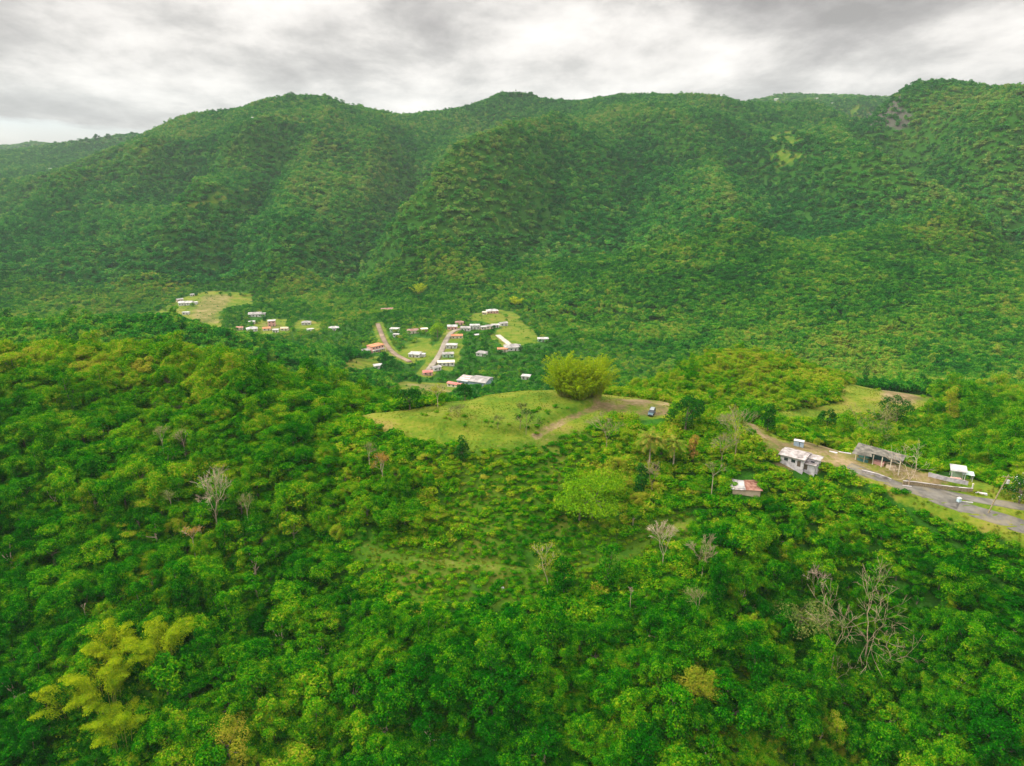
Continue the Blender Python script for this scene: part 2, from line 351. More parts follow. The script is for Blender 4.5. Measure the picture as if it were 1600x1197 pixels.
def simple(name, c1, c2=None, scale=1.0, rough=0.85, detail=5, stops=(0.38, 0.62), metallic=0.0, bump=0.0, extra=None, spec=0.3):
    m, t, o = mat(name); b = t.nodes.new('ShaderNodeBsdfPrincipled'); t.links.new(b.outputs[0], o.inputs[0])
    b.inputs['Roughness'].default_value = rough; b.inputs['Metallic'].default_value = metallic; b.inputs['Specular IOR Level'].default_value = spec
    if c2 is None: b.inputs['Base Color'].default_value = tuple(c1) + (1,); return m
    tcn = t.nodes.new('ShaderNodeTexCoord'); nz = noise(t, tcn.outputs['Object'], scale, detail, 0.6)
    r = ramp(t, nz.outputs[0], [(stops[0], c1), (stops[1], c2)])
    if extra:
        nz2 = noise(t, tcn.outputs['Object'], extra[0], 4, 0.6); f2 = ramp(t, nz2.outputs[0], [(extra[1], 0.0), (extra[2], 1.0)])
        r = mixc(t, f2, r, extra[3])
    t.links.new(r, b.inputs['Base Color'])
    if bump:
        bp = t.nodes.new('ShaderNodeBump'); bp.inputs['Strength'].default_value = bump; bp.inputs['Distance'].default_value = 0.1
        t.links.new(nz.outputs[0], bp.inputs['Height']); t.links.new(bp.outputs[0], b.inputs['Normal'])
    return m
NEARST = [(0.0, (0.003, 0.078, 0.001)), (0.22, (0.012, 0.165, 0.001)), (0.45, (0.060, 0.25, 0.002)), (0.70, (0.15, 0.32, 0.004)), (0.88, (0.26, 0.35, 0.008)), (1.0, (0.33, 0.33, 0.03))]
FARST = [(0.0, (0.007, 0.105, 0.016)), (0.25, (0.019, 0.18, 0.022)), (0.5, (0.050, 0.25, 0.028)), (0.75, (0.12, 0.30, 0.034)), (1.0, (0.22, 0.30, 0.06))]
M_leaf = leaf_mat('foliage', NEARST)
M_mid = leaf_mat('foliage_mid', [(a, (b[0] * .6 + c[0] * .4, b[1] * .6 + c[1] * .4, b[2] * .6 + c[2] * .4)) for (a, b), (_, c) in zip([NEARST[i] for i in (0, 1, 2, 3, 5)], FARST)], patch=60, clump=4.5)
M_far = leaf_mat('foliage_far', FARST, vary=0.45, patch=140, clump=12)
M_bamboo = leaf_mat('bamboo_foliage', [(0, (0.13, 0.28, 0.004)), (0.45, (0.29, 0.41, 0.006)), (1, (0.50, 0.52, 0.012))], vary=0.2, trans=0.4, use_tint=False)
M_lime = leaf_mat('lime_foliage', [(0, (0.05, 0.20, 0.004)), (0.5, (0.15, 0.33, 0.006)), (1, (0.30, 0.42, 0.010))], vary=0.2, use_tint=False)
M_dark = leaf_mat('dark_foliage', [(0, (0.005, 0.055, 0.006)), (0.6, (0.012, 0.10, 0.008)), (1, (0.03, 0.15, 0.01))], vary=0.2, use_tint=False)
M_yellow = leaf_mat('yellow_foliage', [(0, (0.12, 0.22, 0.012)), (0.5, (0.25, 0.30, 0.015)), (1, (0.34, 0.28, 0.03))], vary=0.2, use_tint=False)
M_olive = leaf_mat('olive_foliage', [(0, (0.06, 0.14, 0.02)), (0.5, (0.13, 0.20, 0.035)), (1, (0.24, 0.22, 0.06))], vary=0.2, use_tint=False)
M_palm = leaf_mat('palm_frond', [(0, (0.05, 0.16, 0.01)), (0.5, (0.16, 0.24, 0.02)), (1, (0.42, 0.30, 0.07))], vary=0.1, use_tint=False)
M_orange = leaf_mat('orange_foliage', [(0, (0.18, 0.14, 0.02)), (0.5, (0.32, 0.20, 0.03)), (1, (0.40, 0.24, 0.08))], vary=0.1, use_tint=False)
M_grass = leaf_mat('grass_blades', [(0, (0.05, 0.13, 0.006)), (0.35, (0.11, 0.18, 0.009)), (0.65, (0.18, 0.23, 0.015)), (1, (0.26, 0.22, 0.05))], vary=0.5, patch=14, use_tint=False)
M_bark = simple('bark', (0.09, 0.07, 0.05), (0.20, 0.17, 0.12), 3.0, 0.95)
M_pale = simple('pale_bark', (0.30, 0.23, 0.15), (0.48, 0.39, 0.29), 3.0, 0.95)
M_grey = simple('grey_bark', (0.20, 0.155, 0.085), (0.36, 0.29, 0.18), 3.0, 0.95)
M_culm = simple('bamboo_culm', (0.16, 0.20, 0.02), (0.36, 0.34, 0.07), 1.0, 0.6)

# ---------------------------------------------------------------- clearings, tracks and fields traced on the ground
def gpoly(pts): return np.array([hit(u, v)[:2] for u, v in pts])
def inpoly(x, y, poly):
    c = np.zeros(len(x), bool); n = len(poly)
    for i in range(n):
        x0, y0 = poly[i]; x1, y1 = poly[(i + 1) % n]
        k = ((y0 > y) != (y1 > y)); k &= x < (x1 - x0) * (y - y0) / (y1 - y0 + 1e-12) + x0
        c ^= k
    return c
def pdist(x, y, line):
    d = np.full(len(x), 1e9)
    for (x0, y0), (x1, y1) in zip(line[:-1], line[1:]):
        dx, dy = x1 - x0, y1 - y0; t = np.clip(((x - x0) * dx + (y - y0) * dy) / (dx * dx + dy * dy + 1e-9), 0, 1)
        d = np.minimum(d, np.hypot(x - x0 - t * dx, y - y0 - t * dy))
    return d
def edged(x, y, poly, soft):        # 1 inside, falling off over soft metres outside
    ins = inpoly(x, y, poly); d = pdist(x, y, list(poly) + [poly[0]])
    return np.where(ins, 1.0, np.clip(1 - d / soft, 0, 1))
PAD = gpoly([(535,655),(600,645),(690,634),(725,624),(790,612),(930,610),(1000,622),(1045,630),(1045,650),(1000,655),(960,650),(925,668),(860,695),(790,703),(690,693),(600,674)])
PAD_DIRT = [gpoly([(930,628),(985,624),(1040,628),(1040,646),(990,648),(945,640)])]
FRONT = gpoly([(610,662),(700,677),(780,684),(842,680),(885,657),(930,640)])
BANK = gpoly([(838,681),(862,668),(885,656),(910,646),(932,638)])
RUT = gpoly([(600,668),(690,686),(785,697),(850,688),(905,664),(945,650)])
SLOPE = gpoly([(770,705),(900,678),(940,700),(880,725),(880,760),(960,800),(950,850),(800,868),(740,850),(690,800),(735,760),(690,715)])
TRACKL = gpoly([(568,852),(600,864),(650,874),(730,882),(800,888),(850,893)])
TRACKR = gpoly([(905,890),(960,872),(1010,850),(1065,818)])
BELOWT = gpoly([(600,866),(700,882),(690,900),(720,935),(640,935),(600,905)])
BELOWT2 = gpoly([(760,890),(860,896),(850,930),(780,935)])
RCLEAR = gpoly([(1322,604),(1380,599),(1440,610),(1462,632),(1420,642),(1340,646),(1290,654),(1230,655),(1215,645),(1260,642),(1318,632)])
RDIRT = gpoly([(1372,606),(1410,605),(1435,622),(1412,632),(1385,624)])
PATH1 = gpoly([(1050,634),(1140,650),(1185,676),(1232,700),(1290,705),(1320,722),(1350,740)])
YARD = gpoly([(1190,690),(1240,692),(1290,698),(1340,712),(1420,735),(1480,752),(1420,765),(1340,745),(1290,722),(1275,735),(1220,725)])
ROADA = gpoly([(1325,728),(1360,742),(1410,760),(1470,782),(1530,803),(1600,829),(1700,866)])
ROADB = gpoly([(1425,759),(1480,772),(1530,782),(1590,792),(1680,808)])
VERGE = gpoly([(1340,735),(1440,740),(1530,752),(1560,765),(1700,790),(1720,900),(1600,850),(1500,815),(1400,775)])
LEFTBARE = gpoly([(200,600),(250,612),(262,640),(240,648),(215,625)])
VFIELDS = [gpoly(p) for p in ([(728,498),(760,485),(800,488),(838,524),(835,534),(800,538),(772,525),(790,512),(760,503)], [(262,480),(282,466),(316,458),(388,460),(394,474),(355,478),(338,492),(345,508),(380,522),(310,508),(283,492),(245,490)],
           [(625,545),(655,530),(672,528),(668,560),(640,562)], [(525,572),(590,556),(600,562),(580,572),(540,580)], [(596,604),(640,598),(690,600),(720,606),(690,616),(640,614)], [(470,500),(500,502),(500,516),(460,514)],
           [(400,500),(440,500),(450,520),(400,522)], [(668,570),(680,545),(700,520),(718,525),(715,560),(700,578)])]
VDRY = [gpoly(p) for p in ([(318,462),(360,462),(352,478),(335,492),(340,505),(310,503),(300,492)], [(640,600),(690,601),(700,612),(650,612)], [(412,505),(430,503),(432,516),(414,517)])]
VROAD1 = gpoly([(664,586),(672,575),(684,560),(692,544),(699,528),(706,516),(722,512),(760,513)])
VROAD2 = gpoly([(590,506),(596,522),(604,540),(620,556),(640,566)])
VROAD3 = gpoly([(778,524),(788,532),(798,541)])
MFIELDS = [gpoly(p) for p in ([(1225,206),(1243,203),(1246,220),(1232,228),(1222,222)], [(1212,240),(1240,238),(1258,249),(1222,251)], [(1290,172),(1340,163),(1385,164),(1360,174),(1310,180)], [(440,182),(475,186),(468,193),(440,190)],
           )]
MLINES = [(gpoly(p), wd) for p, wd in (([(210,302),(160,320),(110,332),(60,345),(10,352)], 4), ([(345,302),(335,312),(300,322)], 4), ([(960,478),(985,487),(1035,488)], 2), ([(300,190),(250,228),(205,265)], 1), ([(880,480),(900,486)], 6),
          ([(1530,420),(1550,435)], 5))]
ROCK = [gpoly(p) for p in ([(1357,178),(1400,172),(1420,190),(1405,196),(1362,196)],)]
BRUSH = [(gpoly([(1545,400),(1575,430),(1560,435),(1535,410)])), gpoly([(870,490),(890,480),(900,535),(880,548)])]

def masks(x, y):
    g = np.zeros(len(x)); d = np.zeros(len(x)); r = np.zeros(len(x)); global SCRUB; SCRUB = np.zeros(len(x))
    k = (y > 100) & (y < 350)
    X, Y = x[k], y[k]; wob = 1.6 * fbm(X, Y, 6, 3, 77)
    G = edged(X + wob, Y + wob, PAD, 2); G = np.maximum(G, edged(X, Y, RCLEAR, 4)); G = np.maximum(G, edged(X, Y, VERGE, 2))
    G = np.maximum(G, edged(X, Y, YARD, 2))
    for tr, wd in ((TRACKL, 2.2), (TRACKR, 2.4)): G = np.maximum(G, np.clip(1 - (pdist(X, Y, tr) + wob * .4 - wd) / 1.0, 0, 1))
    for p in (SLOPE, BELOWT, BELOWT2): SCRUB[k] = np.maximum(SCRUB[k], edged(X + 2 * wob, Y + 2 * wob, p, 4))
    G = np.maximum(G, np.clip(1 - (pdist(X, Y, PATH1) - 4) / 2.0, 0, 1))
    D = 0.85 * edged(X + wob, Y + wob, PAD_DIRT[0], 3) * (0.6 + 0.8 * fbm(X, Y, 5, 3, 5)); D = np.maximum(D, (.75 + .5 * fbm(X, Y, 3, 3, 12)) * np.clip(1 - (pdist(X, Y, BANK) - 1.0) / 1.0, 0, 1))
    rd = pdist(X, Y, RUT); D = np.maximum(D, 0.3 * np.clip(1 - np.abs(rd - 0.2) / 0.9, 0, 1) * (0.6 + 0.8 * fbm(X, Y, 7, 2, 6)))
    D = np.maximum(D, 0.8 * np.clip(1 - (pdist(X, Y, PATH1) + wob * .5 - 1.4) / 1.2, 0, 1)); D = np.maximum(D, 0.8 * edged(X + wob, Y + wob, YARD, 2) * (0.7 + 0.6 * fbm(X, Y, 8, 3, 8)))
    D = np.maximum(D, 0.8 * edged(X, Y, RDIRT, 4)); D = np.maximum(D, 0.5 * edged(X, Y, LEFTBARE, 3)); D = np.maximum(D, 0.3 * np.clip(1 - pdist(X, Y, TRACKL) / 1.0, 0, 1))
    for tr in (TRACKL, TRACKR): SCRUB[k] = np.maximum(SCRUB[k], .85 * np.clip(1 - (pdist(X, Y, tr) - 3.5) / 2, 0, 1))
    mo, _q = _near(X, Y, list(_m) + [_m[0]]); SCRUB[k] = np.maximum(SCRUB[k], np.where(_inside(X, Y, _m), .62 * sstep(0, 2, mo) * np.clip(1.1 - (pdist(X, Y, FRONT) - 2) / 15, .08, 1) * (.8 + .5 * fbm(X, Y, 8, 3, 44)), 0))
    g[k] = G; d[k] = D
    k = (y >= 350) & (y < 1000); X, Y = x[k], y[k]; G = np.zeros(len(X)); D = np.zeros(len(X))
    for p in VFIELDS: G = np.maximum(G, edged(X + 7 * fbm(X, Y, 16, 3, 7), Y + 7 * fbm(X, Y, 18, 2, 9), p, 5))
    for p in VDRY: D = np.maximum(D, .52 * edged(X, Y, p, 6))
    for p, wd in ((VROAD1, 5), (VROAD2, 4), (VROAD3, 5)): D = np.maximum(D, 0.6 * np.clip(1 - (pdist(X, Y, p) - wd * .4) / 3, 0, 1)); G = np.maximum(G, np.clip(1 - (pdist(X, Y, p) - wd) / 3, 0, 1))
    SCRUB[k] = G * (.25 + .3 * vnoise(X / 15, Y / 15, 4)); g[k] = G; d[k] = D
    k = (y > 600) & (y < 4000); X, Y = x[k], y[k]; G = g[k]; R = np.zeros(len(X)); D = d[k]
    for p in MFIELDS: G = np.maximum(G, edged(X + 20 * fbm(X, Y, 40, 2, 8), Y, p, 12))
    for p, wd in MLINES: G = np.maximum(G, np.clip(1 - (pdist(X, Y, p) + 8 * fbm(X, Y, 30, 2, 3) - wd) / 6, 0, 1))
    for p in ROCK: R = np.maximum(R, edged(X, Y, p, 15))
    for p in BRUSH: D = np.maximum(D, 0.25 * edged(X, Y, p, 8))
    SCRUB[k] = np.where(Y > 1000, G * .95, SCRUB[k]); g[k] = G; d[k] = D; r[k] = R
    return g, d, r

# ---------------------------------------------------------------- the ground sheet
m, t, o_ = mat('ground'); M_ground = m
geo = t.nodes.new('ShaderNodeNewGeometry'); at = t.nodes.new('ShaderNodeAttribute'); at.attribute_name = 'cover'
sx = t.nodes.new('ShaderNodeSeparateColor'); t.links.new(at.outputs['Color'], sx.inputs[0])
na = noise(t, geo.outputs['Position'], 0.12, 6, 0.6); nb = noise(t, geo.outputs['Position'], 0.9, 5, 0.65); nc = noise(t, geo.outputs['Position'], 0.03, 4, 0.55)
scr = t.nodes.new('ShaderNodeAttribute'); scr.attribute_name = 'scrub'
forest = ramp(t, nb.outputs[0], [(0.3, (0.010, 0.06, 0.004)), (0.7, (0.035, 0.13, 0.008))])
gs = mth(t, 'ADD', mth(t, 'MULTIPLY', na.outputs[0], 0.45), mth(t, 'ADD', mth(t, 'MULTIPLY', nb.outputs[0], 0.3), mth(t, 'MULTIPLY', nc.outputs[0], 0.25)))
grass = ramp(t, gs, [(0.36, (0.05, 0.12, 0.006)), (0.45, (0.10, 0.16, 0.009)), (0.53, (0.165, 0.19, 0.018)), (0.62, (0.22, 0.18, 0.045))])
dirt = ramp(t, gs, [(0.38, (0.08, 0.075, 0.025)), (0.5, (0.17, 0.125, 0.06)), (0.62, (0.30, 0.225, 0.13))])
rock = ramp(t, nb.outputs[0], [(0.3, (0.035, 0.045, 0.028)), (0.7, (0.12, 0.115, 0.095))])
def soft(ch, a=0.35, b=0.65, amt=0.5):
    f = mth(t, 'ADD', sx.outputs[ch], mth(t, 'MULTIPLY', mth(t, 'SUBTRACT', nb.outputs[0], 0.5), amt)); return ramp(t, f, [(a, 0.0), (b, 1.0)])
scol = ramp(t, gs, [(0.38, (0.025, 0.095, 0.004)), (0.5, (0.06, 0.13, 0.006)), (0.62, (0.12, 0.145, 0.018))])
c = mixc(t, soft(0), forest, grass); c = mixc(t, scr.outputs['Fac'], c, scol); c = mixc(t, soft(1, 0.2, 0.8, 1.2), c, dirt); c = mixc(t, soft(2), c, rock)
b = t.nodes.new('ShaderNodeBsdfPrincipled'); b.inputs['Roughness'].default_value = 0.95; b.inputs['Specular IOR Level'].default_value = 0.1
t.links.new(c, b.inputs['Base Color']); bp = t.nodes.new('ShaderNodeBump'); bp.inputs['Strength'].default_value = 0.6; bp.inputs['Distance'].default_value = 0.5
t.links.new(nb.outputs[0], bp.inputs['Height']); t.links.new(bp.outputs[0], b.inputs['Normal']); t.links.new(b.outputs[0], o_.inputs[0])

_idx = np.arange(NX * len(GY)).reshape(len(GY), NX)
_q = np.stack([_idx[:-1, :-1], _idx[:-1, 1:], _idx[1:, 1:], _idx[1:, :-1]], -1).reshape(-1, 4)
def fastmesh(name, V, Q, mats, smooth=False):
    V = np.ascontiguousarray(V, np.float32); Q = np.ascontiguousarray(Q, np.int32); me = bpy.data.meshes.new(name); k = Q.shape[1]
    me.vertices.add(len(V)); me.vertices.foreach_set('co', V.ravel())
    me.loops.add(Q.size); me.loops.foreach_set('vertex_index', Q.ravel())
    me.polygons.add(len(Q)); me.polygons.foreach_set('loop_start', np.arange(0, Q.size, k, dtype=np.int32))
    for mm in mats: me.materials.append(mm)
    me.update(calc_edges=True)
    if smooth: me.polygons.foreach_set('use_smooth', np.ones(len(Q), bool))
    return me
gm = fastmesh('ground', np.stack([_XX.ravel(), _YY.ravel(), GZ.ravel()], 1), _q, [M_ground], True)
mg, md, mr = masks(_XX.ravel(), _YY.ravel())
ca = gm.color_attributes.new('cover', 'FLOAT_COLOR', 'POINT'); ca.data.foreach_set('color', np.stack([mg, md, mr, np.ones_like(mg)], 1).astype(np.float32).ravel())
sa = gm.attributes.new('scrub', 'FLOAT', 'POINT'); sa.data.foreach_set('value', SCRUB.astype(np.float32))
go = bpy.data.objects.new('ground', gm); COL.objects.link(go); tag(go, kind='structure')

def ribbon(name, line, width, material, off, step=2.0, edge=0.0):
    pts = [np.array(line[0])]
    for a, b_ in zip(line[:-1], line[1:]):
        n = max(1, int(np.hypot(*(b_ - a)) / step))
        for i in range(1, n + 1): pts.append(a + (b_ - a) * i / n)
    pts = np.array(pts)
    for _ in range(6): pts[1:-1] = (pts[:-2] + pts[1:-1] * 2 + pts[2:]) / 4
    tg = np.gradient(pts, axis=0); tg /= np.linalg.norm(tg, axis=1)[:, None] + 1e-9; nr = np.stack([-tg[:, 1], tg[:, 0]], 1)
    V = []; K = 5
    for k in range(K):
        q = pts + nr * (width * (k / (K - 1) - 0.5)) * (1 + edge * fbm(pts[:, :1].ravel(), pts[:, 1] + k * 50, 6, 3, 4))[:, None]
        V.append(q)
    cz = np.max([ground(q[:, 0], q[:, 1]) for q in V], axis=0) * 0.7 + np.mean([ground(q[:, 0], q[:, 1]) for q in V], axis=0) * 0.3
    rows = [np.column_stack([q, ground(q[:, 0], q[:, 1]) + off]) for q in V] if off < .3 else [np.column_stack([q, np.maximum(ground(q[:, 0], q[:, 1]) + off * 0.5, cz + off)]) for q in V]
    n = len(pts); V = np.concatenate(rows); idx = np.arange(n * K).reshape(K, n)
    Q = np.stack([idx[:-1, :-1], idx[:-1, 1:], idx[1:, 1:], idx[1:, :-1]], -1).reshape(-1, 4)
    me = fastmesh(name, V, Q, [material], True); ob = bpy.data.objects.new(name, me); COL.objects.link(ob)
    sol = ob.modifiers.new('s', 'SOLIDIFY'); sol.thickness = off + 0.12; sol.offset = -1 if me.polygons[0].normal.z > 0 else 1
    return tag(ob, kind='structure')
M_asph = simple('asphalt', (0.10, 0.095, 0.083), (0.18, 0.168, 0.143), 0.35, 0.9, 6, extra=(0.12, 0.5, 0.62, (0.20, 0.175, 0.12)))
M_lane = simple('concrete_lane', (0.19, 0.165, 0.13), (0.30, 0.26, 0.20), 0.08, 0.9)
M_path = simple('brown_lane', (0.14, 0.10, 0.07), (0.27, 0.20, 0.14), 0.08, 0.9)
M_drive = simple('pale_concrete', (0.38, 0.34, 0.27), (0.5, 0.46, 0.38), 0.2, 0.9)
ribbon('road', ROADA, 5.4, M_asph, 0.06, edge=0.14); ribbon('road', ROADB, 4.2, M_asph, 0.075, edge=0.12)
ribbon('road', gpoly([(1412,757),(1450,768),(1478,777),(1500,786)]), 7.5, M_asph, 0.09, edge=0.2)
ribbon('road', VROAD1, 4.6, M_lane, 0.4, 6); ribbon('road', VROAD2, 4.2, M_path, 0.4, 6); ribbon('road', VROAD3, 4.6, M_drive, 0.5, 5)

# ---------------------------------------------------------------- foliage meshes
def cards(Pt, Nr, size, rng, aspect=0.6):
    n = len(Pt); Nr = Nr / (np.linalg.norm(Nr, axis=1)[:, None] + 1e-9)
    r = rng.normal(size=(n, 3)); T = np.cross(Nr, r); T /= np.linalg.norm(T, axis=1)[:, None] + 1e-9; B = np.cross(Nr, T)
    s = np.asarray(size).reshape(-1, 1) * np.ones((n, 1)); k = rng.uniform(-.3, .3, (n, 1)) * s
    V = np.stack([Pt + T * s * .5, Pt + B * s * .5 * aspect + T * k * .5 - Nr * s * .08, Pt - T * s * .5, Pt - B * s * .5 * aspect + T * k * .5 - Nr * s * .08], 1).reshape(-1, 3)
    return V, np.arange(4 * n).reshape(-1, 4)
def crown(seed, n, leaf, style='round', R=4.0, H=8.0):
    rng = np.random.default_rng(seed)
    lob = []
    if style == 'round':
        k = rng.integers(22, 30)
        for i in range(k):
            a = rng.uniform(0, 2 * PI); q = math.sqrt(rng.uniform(0, 1)); rr = R * q * .84 * (1 + .18 * math.sin(a * 3 + seed)); s = R * rng.uniform(.15, .30)
            zt = H * (.90 - .34 * q * q) * rng.uniform(.86, 1.04) if rng.random() < .72 else H * rng.uniform(.28, .6)
            lob.append((math.cos(a) * rr, math.sin(a) * rr, zt, s, s * rng.uniform(.75, 1.25)))
    elif style == 'flat':
        k = rng.integers(9, 13)
        for i in range(k):
            a = rng.uniform(0, 2 * PI); rr = R * math.sqrt(rng.uniform(0, 1)) * .95; s = R * rng.uniform(.28, .5)
            lob.append((math.cos(a) * rr, math.sin(a) * rr, H * rng.uniform(.55, .95) - rr * .25, s, s * .3))
    elif style == 'tall':
        for i in range(11):
            a = rng.uniform(0, 2 * PI); f = i / 10; rr = R * rng.uniform(.15, .6) * (1.1 - f * .35); s = R * rng.uniform(.28, .5) * (1.1 - .2 * f)
            lob.append((math.cos(a) * rr, math.sin(a) * rr, H * (.2 + .8 * f), s, s * .9))
    elif style == 'shrub':
        for i in range(7):
            a = rng.uniform(0, 2 * PI); rr = R * rng.uniform(0, .75); s = R * rng.uniform(.3, .5)
            lob.append((math.cos(a) * rr, math.sin(a) * rr, H * rng.uniform(.25, .7) - rr * .1, s, s * .7))
    elif style == 'sparse':
        k = 13
        for i in range(k):
            a = rng.uniform(0, 2 * PI); rr = R * rng.uniform(.15, .95); s = R * rng.uniform(.14, .26)
            lob.append((math.cos(a) * rr, math.sin(a) * rr, H * rng.uniform(.55, 1) - rr * .3, s, s * .55))
    lob = np.array(lob); ws = lob[:, 3] ** 2; ws /= ws.sum(); m_ = int(n * 1.9)
    ch = rng.choice(len(lob), m_, p=ws); D = rng.normal(size=(m_, 3)); D[:, 2] = np.abs(D[:, 2]) * np.where(rng.random(m_) < .8, 1, -1)
    D /= np.linalg.norm(D, axis=1)[:, None]; rad = np.where(rng.random(m_) < .7, rng.uniform(.8, 1.2, m_), rng.uniform(.5, 1.55, m_))
    Lb = lob[ch]; sc = np.stack([Lb[:, 3], Lb[:, 3], Lb[:, 4]], 1); Pt = Lb[:, :3] + D * sc * rad[:, None]
    # ragged edge: some directions stick out
    keep = np.ones(m_, bool)
    for l in lob:
        q = (Pt - l[:3]) / np.array([l[3], l[3], l[4]]); keep &= (q ** 2).sum(1) > .5
    Pt = Pt[keep][:n]; D = D[keep][:n]
    Nr = D * np.array([.8, .8, 1]) + np.array([0, 0, .45]) + rng.normal(size=D.shape) * .42
    return cards(Pt, Nr, leaf * rng.uniform(.55, 1.35, len(Pt)), rng), lob
def trunk_mb(lob, H, r0=.22, seed=0, limbs=6):
    rd = random.Random(seed); mb = MB(); top = H * .5
    mb.tube([(0, 0, -1.5), (rd.uniform(-.2, .2), rd.uniform(-.2, .2), top * .5), (0, 0, top)], [r0 * 1.3, r0, r0 * .7])
    for l in sorted(lob.tolist(), key=lambda q: -q[3])[:limbs]:
        e = Vector(l[:3]); s = Vector((0, 0, top * rd.uniform(.7, 1))); md_ = (s + e) / 2 + Vector((0, 0, -.2))
        mb.tube([s, md_, e], [r0 * .55, r0 * .38, r0 * .18], 5)
    return mb
PROTO = {}       # near prototypes, used by individuals (crown + trunk) and, merged, by the forest
LOOK = [('round', 'round bushy crown'), ('round', 'dense domed crown'), ('round', 'lumpy rounded crown'), ('flat', 'flat layered crown'), ('tall', 'tall narrow crown'), ('round', 'wide uneven crown'), ('sparse', 'thin open crown'), ('flat', 'layered spreading crown')]
near_col = bpy.data.collections.new('near_tree_kinds'); mid_col = bpy.data.collections.new('mid_tree_kinds'); far_col = bpy.data.collections.new('far_tree_kinds'); shrub_col = bpy.data.collections.new('shrub_kinds'); grass_col = bpy.data.collections.new('grass_kinds')
NL = [5200, 5200, 4800, 4000, 3600, 5200, 2000, 4000]
for i, (st, _) in enumerate(LOOK):
    (V, Q), lob = crown(100 + i, NL[i], .31 if i % 2 else .36, st, H=11.0 if st == 'tall' else 8.0, R=3.0 if st == 'tall' else 4.0)
    cm = fastmesh('crown', V, Q, [M_leaf]); tm = trunk_mb(lob, 8.0, seed=i)
    tob = mk('trunk', tm.v, tm.f, M_bark if i != 6 else M_pale, link=False); PROTO[i] = (cm, tob.data)
    nv = len(V); V2 = np.concatenate([V, np.array(tm.v)]); me = bpy.data.meshes.new('near_tree'); F2 = Q.tolist() + [[j + nv for j in f] for f in tm.f]
    me.from_pydata(V2.tolist(), [], F2); me.materials.append(M_leaf); me.materials.append(M_bark if i != 6 else M_pale)
    me.polygons.foreach_set('material_index', [0] * len(Q) + [1] * len(tm.f)); near_col.objects.link(bpy.data.objects.new('near_%02d' % i, me))
for i, st in enumerate(['round', 'round', 'flat', 'tall', 'round', 'sparse']):
    (V, Q), lob = crown(200 + i, 800 if st != 'sparse' else 380, .85, st, H=10.0 if st == 'tall' else 8.0, R=3.2 if st == 'tall' else 4.0)
    mid_col.objects.link(bpy.data.objects.new('mid_%02d' % i, fastmesh('mid_tree', V, Q, [M_mid])))
for i, st in enumerate(['round', 'round', 'flat', 'round', 'tall']):
    (V, Q), lob = crown(300 + i, 240, 1.5, st)
    far_col.objects.link(bpy.data.objects.new('far_%02d' % i, fastmesh('far_tree', V, Q, [M_far])))
for i in range(4):
    (V, Q), lob = crown(400 + i, 620, .30, 'shrub', R=1.6, H=1.8)
    shrub_col.objects.link(bpy.data.objects.new('shrub_%02d' % i, fastmesh('shrub', V, Q, [M_leaf])))
for i in range(3):
    rng = np.random.default_rng(500 + i); n = 34; a = rng.uniform(0, 2 * PI, n); rr = rng.uniform(0, .45, n)
    Pt = np.stack([np.cos(a) * rr, np.sin(a) * rr, rng.uniform(.05, .3, n)], 1); Nr = np.stack([np.cos(a), np.sin(a), rng.uniform(.2, 1.6, n)], 1)
    V, Q = cards(Pt, Nr, rng.uniform(.2, .5, n), rng, .35); grass_col.objects.link(bpy.data.objects.new('grass_%02d' % i, fastmesh('grass_tuft', V, Q, [M_grass])))

def scatter(name, pos, scl, variant, tint, coll, label, cat, rz=None, seed=0):
    rng = np.random.default_rng(seed); n = len(pos); me = bpy.data.meshes.new(name); me.vertices.add(n); me.vertices.foreach_set('co', np.ascontiguousarray(pos, np.float32).ravel())
    rot = np.stack([rng.uniform(-.1, .1, n), rng.uniform(-.1, .1, n), rng.uniform(0, 2 * PI, n)], 1)
    for an, ty, dat, key in (('rot', 'FLOAT_VECTOR', rot, 'vector'), ('scl', 'FLOAT_VECTOR', scl, 'vector'), ('tint', 'FLOAT', tint, 'value'), ('variant', 'INT', variant, 'value')):
        a = me.attributes.new(an, ty, 'POINT'); a.data.foreach_set(key, np.ascontiguousarray(dat, np.int32 if ty == 'INT' else np.float32).ravel())
    ob = bpy.data.objects.new(name, me); COL.objects.link(ob)
    ng = bpy.data.node_groups.new(name + '_scatter', 'GeometryNodeTree')
    ng.interface.new_socket('Geometry', in_out='INPUT', socket_type='NodeSocketGeometry'); ng.interface.new_socket('Geometry', in_out='OUTPUT', socket_type='NodeSocketGeometry')
    gi = ng.nodes.new('NodeGroupInput'); gout = ng.nodes.new('NodeGroupOutput'); m2p = ng.nodes.new('GeometryNodeMeshToPoints'); iop = ng.nodes.new('GeometryNodeInstanceOnPoints'); ci = ng.nodes.new('GeometryNodeCollectionInfo')
    ci.inputs['Collection'].default_value = coll; ci.inputs['Separate Children'].default_value = True; ci.inputs['Reset Children'].default_value = True
    def na_(nm, ty): q = ng.nodes.new('GeometryNodeInputNamedAttribute'); q.data_type = ty; q.inputs['Name'].default_value = nm; return [s for s in q.outputs if s.enabled and s.name == 'Attribute'][0]
    lk = ng.links; lk.new(gi.outputs[0], m2p.inputs[0]); lk.new(m2p.outputs[0], iop.inputs['Points']); lk.new(ci.outputs[0], iop.inputs['Instance']); iop.inputs['Pick Instance'].default_value = True
    lk.new(na_('variant', 'INT'), iop.inputs['Instance Index']); lk.new(na_('rot', 'FLOAT_VECTOR'), iop.inputs['Rotation']); lk.new(na_('scl', 'FLOAT_VECTOR'), iop.inputs['Scale']); lk.new(iop.outputs[0], gout.inputs[0])
    md_ = ob.modifiers.new('scatter', 'NODES'); md_.node_group = ng
    return tag(ob, label, cat, kind='stuff')

